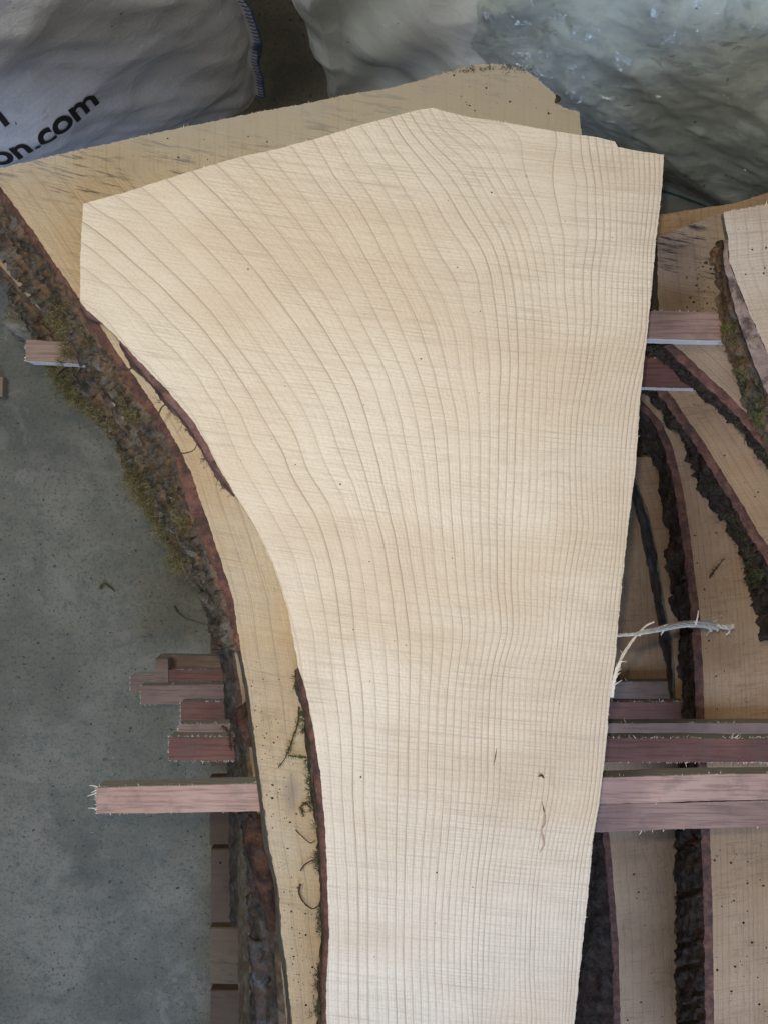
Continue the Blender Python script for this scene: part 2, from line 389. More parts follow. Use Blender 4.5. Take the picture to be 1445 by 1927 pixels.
def tube(pts, r0, r1, sides=6, wob=0.0, flat=1.0):
    V, F = [], []
    n = len(pts)
    for i, p in enumerate(pts):
        a = pts[max(i-1, 0)]; b = pts[min(i+1, n-1)]; t = (b - a).normalized() if (b - a).length > 1e-9 else Vector((1, 0, 0))
        u = (Vector((0, 0, 1)).cross(t).normalized() if flat != 1.0 else t.orthogonal().normalized()); v = t.cross(u) * flat; r = r0 + (r1 - r0) * i / max(1, n-1)
        for k in range(sides):
            an = 2 * math.pi * k / sides; rr = r * (1 + wob * random.uniform(-1, 1)); V.append(p + u * math.cos(an) * rr + v * math.sin(an) * rr)
    for i in range(n - 1):
        for k in range(sides): F.append((i*sides+k, i*sides+(k+1) % sides, (i+1)*sides+(k+1) % sides, (i+1)*sides+k))
    F.append(tuple(range(sides))[::-1]); F.append(tuple((n-1)*sides+k for k in range(sides)))
    return V, F
def join(parts):
    V, F = [], []
    for v, f in parts:
        b = len(V); V += list(v); F += [tuple(b + i for i in q) for q in f]
    return V, F

# ------------------------------------------------------------------ floor
def floor_mat():
    m = NT('concrete'); pos = m.geo()
    c = m.mix(m.smooth(m.noise(pos, 3.2, 4, .6), .36, .66), (.165, .154, .114), (.25, .23, .175))
    c = m.mix(m.math('MULTIPLY', m.smooth(m.noise(pos, 22, 6, .75), .46, .66), .6), c, (.115, .125, .105))
    c = m.mix(m.math('MULTIPLY', m.smooth(m.noise(pos, 130, 5, .8), .50, .62), .70), c, (.085, .09, .078))
    c = m.mix(m.math('MULTIPLY', m.smooth(m.noise(pos, 85, 3, .6), .64, .69), .85), c, (.035, .036, .032))
    c = m.mix(m.math('MULTIPLY', m.smooth(m.noise(pos, 110, 2, .5), .71, .75), .7), c, (.30, .31, .29))
    c = m.mix(m.math('MULTIPLY', m.smooth(m.noise(pos, 2.1, 5, .65, .6), .50, .68), .55), c, (.085, .084, .072))
    c = m.mix(m.math('MULTIPLY', m.smooth(m.noise(pos, 240, 2, .6), .60, .70), .35), c, (.26, .24, .19))
    c = m.mix(m.math('MULTIPLY', m.smooth(m.noise(pos, 30, 5, .75, .8), .64, .70), .7), c, (.05, .05, .042))
    c = m.mix(m.math('MULTIPLY', m.smooth(m.noise(pos, 7, 6, .75, 1.0), .54, .64), .45), c, (.27, .25, .20))
    m.color(c); m.rough(m.smooth(m.noise(pos, 14, 3), .3, .7, .75, .92)); m.spec(.3)
    m.bump(m.math('ADD', m.noise(pos, 90, 5, .7), m.math('MULTIPLY', m.noise(pos, 18, 3), .6)), .5, .004); return m.m
N = 40
fv = [Vector((-3 + 6 * i / N, -3 + 6 * j / N, .0015 * nz(i * .7, j * .7))) for j in range(N + 1) for i in range(N + 1)]
ff = [(j*(N+1)+i, j*(N+1)+i+1, (j+1)*(N+1)+i+1, (j+1)*(N+1)+i) for j in range(N) for i in range(N)]
floor = mesh_obj('floor', fv, ff, floor_mat(), smooth=True); tag(floor, 'grey green concrete floor with dark specks and grit', 'floor', kind='structure')

# ------------------------------------------------------------------ pallet under the stacks
PAL = wood_mat('pallet_board', (.13, .09, .06), (.10, .065, .04), (.05, .03, .02), ring=.4, saw=.3, streak=.5, stain=.5, seed=20.)
PAL2 = wood_mat('pallet_board_pale', (.18, .135, .085), (.15, .10, .06), (.06, .04, .026), ring=.4, saw=.3, streak=.5, stain=.4, seed=24.)
pal = empty('pallet', (P(900, 1400, 1.75)), 'low wooden pallet with brown deck boards under the stacks of slabs', 'pallet')
def box_attr(name, x0, x1, y0, y1, z0, z1, mat, parent, along='x', jit=.0015):
    V, F, R = [], [], []
    nx = max(2, int((x1 - x0) / .02)); 
    prof = [(y0, z0), (y1, z0), (y1, z1 - .002), (y1 - .002, z1), (y0 + .002, z1), (y0, z1 - .002)]
    for i in range(nx + 1):
        x = x0 + (x1 - x0) * i / nx
        for (y, z) in prof:
            V.append(Vector((x + (nz(y * 60, z * 60) * .002 if i in (0, nx) else 0), y + jit * nz(x * 9, y * 9, 3), z + jit * .3 * nz(x * 7, y * 5, 8)))); R.append((y + .1 * nz(x * 1.5, y * 8)) * 60)
    k = len(prof)
    for i in range(nx):
        for j in range(k): F.append((i*k+j, i*k+(j+1) % k, (i+1)*k+(j+1) % k, (i+1)*k+j))
    F.append(tuple(range(k))[::-1]); F.append(tuple(nx*k+j for j in range(k)))
    return mesh_obj(name, V, F, mat, parent, attrs={'ring': R, 'spacing': [.016] * len(V)})
for k, (a, b) in enumerate([(560, 700), (740, 850), (900, 1010), (1030, 1140), (1165, 1305), (1322, 1440), (1462, 1590), (1598, 1737), (1746, 1853), (1864, 1985), (2010, 2140)]):
    q0 = P(397 + random.uniform(-1.5, 1.5), b, 1.595); q1 = P(1560, a, 1.595)
    box_attr('deck_board', q0.x, q1.x, q0.y, q1.y, q0.z - .022, q0.z, PAL2 if k in (8, 5) else PAL, pal)
for xx in (440, 900, 1480):
    q0 = P(xx, 2100, 1.617); q1 = P(xx + 70, 600, 1.617)
    box_attr('stringer', q0.x, q1.x, q0.y, q1.y, .002, q0.z - .002, PAL, pal)

# ------------------------------------------------------------------ plywood stickers between the layers
def veneer_mat(name, a, b, d):
    m = NT(name); pos = m.geo(); x = m.xyz(pos)
    g = m.noise(m.comb(m.math('MULTIPLY', x[0], 16), m.math('MULTIPLY', x[1], 330), x[2]), 1, 4, .6)
    c = m.mix(m.smooth(m.noise(pos, 12, 3), .35, .65), a, b)
    c = m.mix(m.math('MULTIPLY', m.smooth(g, .46, .64), .55), c, d)
    c = m.mix(m.math('MULTIPLY', m.smooth(m.noise(pos, 26, 5, .7), .50, .70), .35), c, (.10, .075, .06))
    c = m.mix(m.math('MULTIPLY', m.smooth(m.noise(pos, 300, 2, .6), .62, .74), .3), c, (.32, .24, .21))
    m.color(c); m.rough(.65); m.spec(.3); m.bump(g, .4, .001); return m.m
VEN_PINK = veneer_mat('veneer_pink', (.39, .24, .18), (.44, .285, .22), (.20, .10, .075))
VEN_MAUVE = veneer_mat('veneer_mauve', (.25, .15, .115), (.30, .19, .15), (.13, .072, .06))
VEN_RED = veneer_mat('veneer_red', (.135, .056, .040), (.18, .08, .056), (.07, .03, .024))
VEN_BROWN = veneer_mat('veneer_brown', (.20, .13, .098), (.24, .16, .122), (.11, .066, .052))
def core_mat(name, a, b):
    m = NT(name); pos = m.geo(); x = m.xyz(pos)
    lay = m.math('FRACT', m.math('MULTIPLY', x[2], 190.0))
    g = m.noise(m.comb(m.math('MULTIPLY', x[0], 40), m.math('MULTIPLY', x[1], 40), m.math('MULTIPLY', x[2], 400)), 1, 3)
    c = m.mix(m.smooth(lay, .42, .55), a, b); c = m.mix(m.math('MULTIPLY', m.smooth(g, .45, .7), .4), c, tuple(q * .5 for q in a))
    m.color(c); m.rough(.8); m.spec(.2); m.bump(g, .5, .001); return m.m
CORE_GREY = core_mat('ply_core_grey', (.36, .33, .27), (.25, .225, .18))
CORE_WHITE = core_mat('ply_core_white', (.62, .58, .50), (.52, .47, .39))
def sticker(label, e0, e1, wpx, Z, ven, core, fuzz=.5, end_fuzz=True, th=.025, whisker=0, name='plywood_sticker', fuzz_rng=None):
    a = P(*e0, Z); b = P(*e1, Z); wd = wpx / FPX * Z; dr = (b - a); L = dr.length; dr.normalize(); sd = Vector((-dr.y, dr.x, 0))
    root = empty(name, a - Vector((0, 0, th)), label, 'plywood strip', 'plywood strips between the slab layers')
    n = max(6, int(L / .008)); seed = e0[0] * .01 + e0[1] * .37 + Z
    def body(nm, z0, z1, grow, mat):
        V, F = [], []
        for i in range(n + 1):
            t = i / n; c = a + dr * L * t
            o0 = .0012 * nz(t * L * 14, seed, 2) + .0006 * nz(t * L * 150, seed, 5); o1 = .0012 * nz(t * L * 14, seed, 7) + .0006 * nz(t * L * 150, seed, 9)
            y0 = -wd / 2 - grow + o0; y1 = wd / 2 + grow + o1
            for (y, z) in ((y0, z0), (y1, z0), (y1, z1), (y0, z1)):
                ex = .0015 * nz(y * 130, seed) if i in (0, n) else 0
                V.append(c + sd * y + dr * (ex) + Vector((0, 0, z)))
        for i in range(n):
            for j in range(4): F.append((i*4+j, i*4+(j+1) % 4, (i+1)*4+(j+1) % 4, (i+1)*4+j))
        F.append((3, 2, 1, 0)); F.append((n*4, n*4+1, n*4+2, n*4+3))
        return mesh_obj(nm, V, F, mat, root)
    body('core', -th + .0015, -.0013, 0, core)
    fv_ = body('face_veneer', -.0013, 0, -.0002, ven)
    body('back_veneer', -th, -th + .0015, -.0002, ven)
    # fibres torn up along the sawn edges
    V, F, R = [], [], []
    cnt = int(L * 620 * fuzz)
    for _ in range(cnt):
        t = random.random(); s = random.choice((-1, 1))
        if fuzz_rng and not (fuzz_rng[0] <= t <= fuzz_rng[1]): continue
        if nz(t * L * 22, seed, s * 4) < -.12: continue
        c = a + dr * L * t + sd * s * (wd / 2) + Vector((0, 0, random.uniform(-.004, .0004)))
        d = (sd * s * random.uniform(.25, 1) + dr * random.uniform(-1, 1) * .9 + Vector((0, 0, random.uniform(-.3, .55)))).normalized()
        ll = random.uniform(.001, .0042) * (1 + (random.random() < .06) * 1.5); ww = random.uniform(.0006, .0016); q = dr * ww * .5
        k = len(V); V += [c - q, c + q, c + d * ll * .6 + q * .7 + Vector((0, 0, .0004)), c + d * ll]; F.append((k, k+1, k+2, k+3)); R += [random.random()] * 4
    if end_fuzz:
        for _ in range(int(wd * 900)):
            y = random.uniform(-.5, .5) * wd; c = a + sd * y + Vector((0, 0, random.uniform(-.006, 0)))
            d = (-dr + sd * random.uniform(-.9, .9) + Vector((0, 0, random.uniform(-.3, .3)))).normalized(); ll = random.uniform(.001, .0045); q = sd * .0006
            k = len(V); V += [c - q, c + q, c + d * ll]; F.append((k, k+1, k+2)); R += [random.random()] * 3
    if V:
        o = mesh_obj('torn_fibres', V, F, FIBRE, fv_, attrs={'rnd': R}); o['kind'] = 'stuff'
    for wkr in range(whisker):
        y = (.48, .30, -.36, .42)[wkr] * wd; c = a + sd * y - Vector((0, 0, .002))
        bend = (.5, -.5, .45, -.9)[wkr]; ln = (.008, .011, .010, .006)[wkr]
        pts = [c + dr * .002, c - dr * ln * .5 + sd * bend * ln * .5, c - dr * ln * 1.0 + sd * bend * ln * .75 + Vector((0, 0, .002))]
        v, f = tube(pts, .0009, .0003, 5); mesh_obj('splinter', v, f, FIBRE, root, attrs={'rnd': [.9] * len(v)})
    return root
S1, S2, S3, S4, S5, S6 = .92, 1.05, 1.18, 1.31, 1.44, 1.57
sticker('long pink plywood strip jutting furthest over the floor at the left, nearest the bottom', (182, 1507), (1720, 1476), 51, S1, VEN_PINK, CORE_GREY, .45, True, whisker=4)
sticker('lowest mauve plywood strip at the right, tilted a little against the strip above it', (930, 1546), (1720, 1521), 52, S1, VEN_MAUVE, CORE_WHITE, .35)
sticker('dark red plywood strip with ragged white torn edges, second layer down above the pink strip', (319, 1409), (1720, 1413), 44, S2, VEN_RED, CORE_GREY, 1.9)
sticker('thin brown red plywood strip with grey edges just behind the dark red ragged strip', (336, 1378), (1720, 1375), 30, S3, VEN_BROWN, CORE_GREY, .7)
sticker('short dark red plywood strip end with white fuzz between two brown strips', (341, 1338), (1720, 1338), 34, S4, VEN_RED, CORE_GREY, 1.5)
sticker('brown plywood strip with clean square end on the left, below the small offcuts', (266, 1308), (1720, 1297), 37, S5, VEN_BROWN, CORE_GREY, .3)
sticker('topmost brown plywood strip of the left sheaf, deepest in the stack', (299, 1246), (1720, 1264), 25, S6, VEN_BROWN, CORE_GREY, .3)
sticker('short pale brown plywood strip poking out furthest left of the deep sheaf', (246, 1286), (560, 1281), 32, S6 - .004 + .03, VEN_BROWN, CORE_WHITE, .5)
sticker('dark red plywood strip inside the gap between the two brown strips at left', (318, 1272), (760, 1270), 22, S6 - .027, VEN_RED, CORE_GREY, .9)
sticker('pink brown plywood strip with white edge under mossy bark at the upper left', (50, 660), (420, 676), 40, S1, VEN_BROWN, CORE_WHITE, .7)
sticker('mauve brown plywood strip with pale blue lit edge right of the big pale slab', (1120, 608), (1720, 625), 53, S1, VEN_MAUVE, CORE_WHITE, .25)
sticker('dark red plywood strip with chipped pale edge under dark mossy bark at the right', (1120, 699), (1720, 714), 54, S2, VEN_RED, CORE_WHITE, .6)
# small upright offcut by the sheaf
oc = P(305, 1262, S6 - .03); oroot = empty('plywood_offcut', oc - Vector((0, 0, .026)), 'small square brown plywood offcut lying across the deep strips', 'offcut')
for nm, z0, z1, mt in (('core', -.024, -.0013, CORE_GREY), ('face_veneer', -.0013, 0, VEN_BROWN)):
    v = []; 
    for z in (z0, z1):
        for (x, y) in ((-.0135, -.030), (.0135, -.029), (.0125, .024), (-.013, .025)): v.append(oc + Vector((x, y, z)))
    mesh_obj(nm, v, [(3,2,1,0), (4,5,6,7), (0,1,5,4), (1,2,6,5), (2,3,7,6), (3,0,4,7)], mt, oroot)

# ------------------------------------------------------------------ LEFT STACK
def shift(pts, dx, dy=0): return [(x + dx, y + dy) for x, y in pts]
def slab(name, label, ref, Z):
    return tag(empty(name, P(ref[0], ref[1], Z), label, 'wood slab', 'rough sawn waney edge slabs'), kind='thing')
# main slab ---------------------------------------------------------
ZM, ZMb = .80, .857
top_edge = [(157, 383), (230, 364), (300, 341), (380, 316), (450, 296), (520, 281), (560, 270), (620, 254), (680, 235), (740, 219), (790, 206), (811, 203), (824, 206), (880, 220), (960, 232), (1050, 248), (1120, 258), (1156, 266), (1162, 277), (1205, 285), (1249, 291)]
right_edge = [(1249, 291), (1243, 370), (1232, 470), (1222, 580), (1205, 740), (1195, 880), (1180, 1000), (1165, 1140), (1159, 1220), (1147, 1310), (1140, 1400), (1128, 1500), (1115, 1580), (1105, 1690), (1092, 1810), (1080, 1927), (1055, 2200)]
left_edge = [(152, 480), (151, 566), (164, 584), (194, 608), (235, 650), (277, 695), (311, 729), (363, 791), (384, 826), (408, 871), (439, 926), (480, 990), (515, 1065), (543, 1150), (562, 1256), (576, 1300), (590, 1370), (605, 1470), (613, 1560), (617, 1680), (620, 1760), (614, 1860), (615, 1927), (618, 2200)]
outline_main = top_edge + right_edge[1:] + left_edge[::-1]
K = []
def curve(s, pts):
    for x, y in pts: K.append((x, y, s))
curve(0, [(100, 540), (151, 566), (235, 650), (311, 729), (384, 826), (439, 926), (515, 1065), (550, 1170), (570, 1270), (600, 1450), (616, 1680), (618, 1927), (620, 2250)])
curve(1, [(157, 500), (219, 545), (273, 598), (332, 658), (377, 711), (416, 771), (440, 836), (490, 930), (560, 1060), (592, 1195)])
curve(2, [(160, 458), (207, 500), (255, 545), (309, 598), (356, 646), (398, 693), (428, 747), (470, 830)])
curve(3, [(160, 420), (198, 449), (243, 488), (291, 527), (338, 574), (386, 622), (428, 675), (460, 723), (487, 771), (517, 821), (538, 860)])
curve(4, [(169, 387), (234, 425), (273, 464), (320, 509), (374, 562), (413, 607), (437, 643), (472, 687), (514, 747), (541, 791), (576, 883), (617, 944), (640, 1016), (667, 1195), (684, 1500), (694, 1927), (696, 2250)])
curve(9, [(400, 300), (470, 370), (560, 480), (640, 600), (694, 700), (724, 795), (743, 890), (758, 966), (774, 1062), (793, 1195), (786, 1500), (778, 1927), (776, 2250)])
curve(12, [(480, 205), (560, 294), (602, 352), (643, 408), (679, 471), (709, 521), (737, 582), (759, 632), (785, 700), (812, 795), (823, 890), (831, 1005), (842, 1119), (850, 1195), (835, 1500), (818, 1927), (814, 2250)])
curve(13, [(593, 266), (632, 336), (671, 385), (709, 449), (732, 499), (765, 560), (787, 601), (817, 698), (872, 1195), (834, 1927)])
curve(16, [(679, 242), (726, 305), (765, 369), (801, 433), (826, 482), (853, 524), (870, 582), (887, 693), (903, 852), (907, 1043), (907, 1195), (888, 1500), (866, 1927), (860, 2250)])
curve(17, [(715, 230), (770, 308), (817, 374), (859, 449), (884, 482), (900, 521), (912, 601), (923, 693), (932, 1195), (886, 1927)])
curve(21, [(790, 211), (837, 269), (884, 311), (928, 388), (962, 450), (985, 560), (990, 700), (972, 1100), (955, 1500), (912, 1927), (905, 2250)])
curve(24, [(860, 224), (915, 256), (947, 314), (976, 360), (1005, 418), (1020, 471), (1029, 529), (1029, 697), (1015, 1000), (990, 1250), (968, 1500), (936, 1927), (925, 2250)])
curve(25.4, [(1023, 247), (1005, 290), (1004, 349), (1017, 378), (1034, 430), (1049, 494), (1049, 558), (1046, 697)])
curve(27, [(1075, 250), (1074, 305), (1088, 343), (1090, 442), (1084, 587), (1078, 697), (1060, 1000), (1035, 1250), (1010, 1500), (982, 1927), (970, 2250)])
curve(30, [(1119, 261), (1128, 320), (1133, 383), (1127, 500), (1119, 645), (1095, 1000)])
curve(34, [(1177, 279), (1183, 343), (1180, 471), (1170, 616), (1135, 1000), (1100, 1250), (1075, 1500), (1040, 1927), (1022, 2250)])
curve(41, [(1249, 291), (1232, 470), (1205, 740), (1180, 1000), (1150, 1300), (1115, 1580), (1080, 1927), (1055, 2250)])
main = slab('ash_slab', 'large freshly sawn pale slab with angular flared top lying on the stack', (800, 1000), ZMb)
slab_wood(main, outline_main, ZM, ZMb, rbf_field(K), WOOD_MAIN, step=8, jag=1.1)
bark_loft(main, [(151, 568), (164, 584), (194, 608)], [(151, 574), (162, 594), (188, 607)], [(153, 580), (168, 600), (191, 609)], ZM, ZMb, 24, 6, INNER_MAUVE, INNER_MAUVE, .001, 1., ragged=.5, names=('inner_bark', 'bark'))
g_main1 = bark_loft(main, [(225, 640), (277, 695), (311, 729), (363, 791), (384, 826), (408, 871), (440, 928)], [(224, 643), (264, 697), (297, 735), (345, 790), (370, 828), (396, 873), (439, 930)],
          [(226, 648), (246, 690), (284, 722), (306, 757), (341, 793), (367, 826), (391, 868), (412, 906), (442, 934)], ZM, ZMb, 90, 8, INNER_MAUVE, INNER_MAUVE, .0022, 2., ragged=1.2)
g_main2 = bark_loft(main, [(562, 1256), (576, 1300), (590, 1370), (605, 1470), (613, 1560), (617, 1680), (620, 1760), (614, 1860), (615, 1927), (618, 2200)],
          [(559, 1258), (566, 1300), (580, 1372), (592, 1470), (600, 1560), (606, 1680), (610, 1760), (604, 1860), (606, 1927), (608, 2200)],
          [(556, 1262), (558, 1292), (571, 1342), (578, 1430), (586, 1490), (597, 1570), (600, 1630), (604, 1700), (606, 1760), (600, 1830), (598, 1927), (600, 2200)], ZM, ZMb, 150, 8, INNER_RED, BARK, .0025, 3., ragged=1.2)
fronds('moss', g_main2[4], moss_seeds(g_main2, (.02, .75), (.5, 1), 90, .05, 40, 1.) + [(P(603 + random.gauss(0, 7), 1890 + random.gauss(0, 13), .81), Vector((0, 0, 1)), 1.) for _ in range(26)], MOSS_DARK, 9, .007, .0009)
fronds('edge_roots', g_main1[4], moss_seeds(g_main1, (.0, 1), (.7, 1), 26, -.1, 40, 3.), TWIG, 3, .010, .0008)
# hairy saw burr on the edges
def burr(parent, pts, Z, count, ln, side):
    q = resample(pts, 400); V, F, R = [], [], []
    for _ in range(count):
        i = random.randrange(399)
        if nz(i * .09, len(q), pts[0][0]) < -.05: continue
        c = P(*q[i], Z); t = (P(*q[i+1], Z) - c).normalized(); o = Vector((-t.y, t.x, 0)) * side
        d = (o + t * random.uniform(-.9, .9) + Vector((0, 0, random.uniform(-.5, .3)))).normalized(); l = random.uniform(.3, 1) * ln * (2.4 if random.random() < .05 else 1); u = t * .0005
        c = c - o * .0006; k = len(V); V += [c - u, c + u, c + d * l]; F.append((k, k+1, k+2)); R += [random.random()] * 3
    o = mesh_obj('torn_fibres', V, F, FIBRE, parent, attrs={'rnd': R}); o['kind'] = 'stuff'
burr(main, top_edge, ZM, 420, .0016, 1); burr(main, right_edge, ZM, 230, .0020, 1)
# the splinter that hangs from the right edge
def strand(parent, pts, Zs, r0, r1, hairs, hl, mat=FIBRE, name='splinter', flat=1.0):
    c = smooth_poly(pts, 40); zz = np.interp(np.linspace(0, 1, 40), np.linspace(0, 1, len(Zs)), Zs)
    line = [P(c[i][0], c[i][1], zz[i]) for i in range(40)]
    v, f = tube(line, r0 * 1.25, r1 * 1.25, 7, .28, .4); parts = [(v, f)]
    for _ in range(hairs):
        i = random.randrange(3, 39); t = (line[i] - line[i-1]).normalized(); o = t.orthogonal().normalized(); o = (o * random.choice((-1, 1)) + t * random.uniform(.2, 1.6) + Vector((0, 0, random.uniform(-.4, .6)))).normalized()
        l = hl * random.uniform(.4, 1.2); k2 = Vector((random.gauss(0, 1), random.gauss(0, 1), 0)) * l * .25
        parts.append(tube([line[i], line[i] + o * l * .5 + k2 * .4, line[i] + o * l + k2], .0006, .0002, 4))
    V, F = join(parts); return mesh_obj(name, V, F, mat, parent, attrs={'rnd': [.35 + .5 * random.random() for _ in V]})
for dy, z0, r in ((-3.2, .004, .0011), (2.6, -.004, .0013), (4.6, .0, .0009)):
    strand(main, [(1168 + 8 * abs(dy), 1195 + dy * .2), (1200, 1192 + dy * .6), (1245, 1182 + dy), (1290, 1174 + dy), (1330, 1175 + dy * 1.2), (1366 - 6 * abs(dy), 1180 + dy * 1.7)], [.805 + z0, .83 + z0, .88 + z0, .95 + z0, 1.02 + z0, 1.07 + z0], r * .6, r * 1.8, 6, .007)
spl = strand(main, [(1160, 1196), (1200, 1192), (1245, 1182), (1290, 1174), (1330, 1175), (1365, 1180), (1379, 1178)], [.805, .83, .88, .95, 1.02, 1.07, 1.09], .0013, .0030, 14, .009); 
strand(main, [(1150, 1312), (1155, 1280), (1168, 1240), (1190, 1205), (1212, 1180), (1230, 1170)], [.805, .80, .80, .81, .82, .83], .0019, .0007, 12, .009)
strand(main, [(1366, 1180), (1372, 1187), (1366, 1195)], [1.07, 1.08, 1.085], .0012, .0005, 3, .004)
strand(main, [(1308, 1176), (1312, 1160), (1313, 1149)], [.98, .98, .98], .0009, .0003, 5, .004)
# bark pocket and red chip on the sawn face
def ribbon(parent, pts, wid, Z, mat, name, lift=.0006):
    c = smooth_poly(pts, 40); V, F = [], []
    for i in range(40):
        t = c[min(i+1, 39)] - c[max(i-1, 0)]; t = t / max(1e-6, np.hypot(*t)); o = np.array([-t[1], t[0]])
        wv = np.interp(i / 39, np.linspace(0, 1, len(wid)), wid) * (1 + .3 * nz(i * .5, 4))
        for s, zz in ((-1, 0), (0, lift), (1, 0)): V.append(P(*(c[i] + o * s * wv), Z - .0003 - zz))
    for i in range(39):
        for k in (0, 1): F.append((i*3+k, i*3+k+1, i*3+k+4, i*3+k+3))
    return mesh_obj(name, V, F, mat, parent)
ribbon(main, [(1019, 1508), (1024, 1532), (1024, 1550), (1018, 1563), (1022, 1580), (1022, 1592), (1014, 1606)], [.3, 1.6, 2.3, 1.3, 2.9, 2.0, .3], ZM, POCKET, 'bark_pocket', .0003)
ribbon(main, [(1012, 1462), (1018, 1459), (1023, 1465)], [.6, 2.6, .8], ZM, INNER_RED, 'bark_chip', .0015)
ribbon(main, [(934, 1408), (931, 1428), (928, 1440)], [.3, 1.1, .3], ZM, INNER_MAUVE, 'bark_pocket', .0002)

# second slab -------------------------------------------------------
Z2, Z2b = .86, .918
A2 = [(-26, 322), (0, 350), (60, 430), (105, 497), (145, 555), (187, 608), (221, 663), (263, 722), (298, 774), (329, 826), (360, 888), (384, 960), (415, 1050), (440, 1130), (454, 1226), (468, 1296), (479, 1382), (491, 1469), (506, 1585), (524, 1670), (530, 1754), (541, 1827), (550, 1927), (562, 2200)]
top2 = [(-26, 322), (0, 317), (110, 291), (200, 271), (300, 249), (400, 229), (500, 208), (570, 196), (640, 181), (740, 164), (800, 148), (860, 130), (900, 121), (940, 121), (985, 130), (1010, 147), (1030, 165), (1046, 180), (1042, 192), (1060, 203), (1090, 212), (1094, 250), (1098, 420)]
l2 = slab('ash_slab', 'second slab with thick mossy bark along its left edge, directly under the big pale slab', (700, 1000), Z2b)
slab_wood(l2, top2 + [(1060, 1300), (1000, 2200)] + A2[:0:-1], Z2, Z2b, edge_field(A2, 33), WOOD_L2, step=12, jag=1.6)
B2 = [(-34, 332), (-8, 360), (50, 440), (96, 506), (137, 563), (158, 598), (176, 628), (208, 670), (242, 729), (277, 777), (311, 828), (334, 888), (356, 960), (394, 1050), (424, 1130), (446, 1226)]
C2 = [(-80, 400), (-40, 430), (0, 478), (35, 522), (80, 580), (131, 640), (160, 686), (187, 724), (211, 755), (240, 800), (262, 850), (285, 900), (312, 960), (362, 1050), (404, 1130), (438, 1226)]
g2 = bark_loft(l2, A2[:15], B2, C2, Z2, Z2b, 300, 20, INNER_RED, BARK, .0095, 5., ragged=6.5, bulge=.004)
g2b = bark_loft(l2, A2[14:], shift(A2[14:], -3), shift(A2[14:], -8), Z2, Z2b, 120, 6, BARE, BARE, .0012, 6., ragged=.6)
burr(l2, top2[:-2], Z2, 380, .0024, 1)
fronds('moss', g2[4], moss_seeds(g2, (.22, .96), (.25, .98), 620, .14, 20, 2.) , MOSS, 8, .0062, .0008)
fronds('dry_moss', l2, [(P(x + random.gauss(0, 9), 128 + abs(x - 925) * .08 + random.gauss(0, 3), Z2 - .001), Vector((0, 0, 1)), .6) for x in np.linspace(850, 1000, 60)], TWIG, 4, .006, .0007)
# bark flake knot on the top edge
ribbon(l2, [(1045, 178), (1050, 186), (1044, 194)], [1, 5, 1], Z2 - .001, BARK_DARK, 'bark_chip', .002)

# third slab ----------------------------------------------------------
Z3, Z3b = .945, 1.05
A3 = [(-110, 360), (-40, 455), (20, 520), (110, 622), (160, 684), (187, 722), (240, 800), (300, 900), (350, 990), (400, 1100), (440, 1215), (454, 1300), (465, 1380), (478, 1470), (500, 1560), (512, 1650), (525, 1750), (532, 1850), (540, 1927), (550, 2200)]
B3 = [(-114, 368), (-46, 461), (14, 527), (103, 629), (151, 691), (179, 729), (232, 806), (292, 904), (343, 994), (394, 1103), (435, 1216), (445, 1300), (457, 1380), (468, 1470), (484, 1560), (500, 1650), (514, 1750), (520, 1850), (524, 1927), (530, 2200)]
C3 = [(-150, 420), (-90, 440), (0, 482), (32, 535), (60, 608), (95, 663), (120, 724), (159, 760), (208, 797), (235, 842), (252, 897), (280, 942), (325, 1020), (375, 1084), (400, 1140), (420, 1230), (432, 1330), (448, 1400), (452, 1500), (462, 1570), (466, 1650), (470, 1750), (472, 1850), (474, 1927), (480, 2200)]
l3 = slab('ash_slab', 'third slab down with brown grey mossy bark overhanging the floor at the left', (700, 1000), Z3b)
slab_wood(l3, [(-110, 360), (300, 330), (700, 300), (1000, 330), (1060, 1000), (1010, 2200)] + A3[:0:-1], Z3, Z3b, edge_field(A3, 30), WOOD_LOW, step=16, jag=1.0)
g3 = bark_loft(l3, A3[:11], B3[:11], C3[:16], Z3, Z3b, 300, 20, BARK, BARK, .0105, 9., ragged=3.0, bulge=.010)
bark_loft(l3, A3[10:], B3[10:], C3[15:], Z3, Z3b, 200, 16, BARK, BARK_GREY, .006, 10., ragged=2.0, bulge=.006)
ms = moss_seeds(g3, (.28, .90), (.1, .98), 900, .06, 18, 4.)
fronds('moss', g3[4], ms, MOSS, 9, .0085, .0008)
edge_pts = smooth_poly([(88, 650), (120, 716), (159, 752), (208, 790), (238, 842), (262, 905), (300, 975), (345, 1050)], 150)
fronds('moss', g3[4], [(P(q[0] + random.gauss(3, 7), q[1] + random.gauss(0, 6), 1.0 + random.uniform(-.02, .02)), Vector((-.6, -.3, .5)), 1.0 + .8 * max(0, nz(q[1] * .03, 3))) for q in edge_pts for _ in (0, 1)], MOSS, 12, .011, .0009)
fronds('moss', g3[4], [(P(x + random.gauss(0, 5), y + random.gauss(0, 4), 1.0), Vector((-1, -.3, .2)), 1.3) for x, y in [(255, 915), (262, 925), (270, 935), (330, 995), (338, 1005), (345, 1060), (335, 1062), (262, 900), (250, 890)] for _ in range(3)], MOSS, 9, .016, .0008)
fronds('moss', g2[4], [(P(random.uniform(108, 152), random.uniform(640, 692), .915), Vector((-.3, -.2, .8)), 1.0) for _ in range(45)], MOSS, 9, .009, .0009)
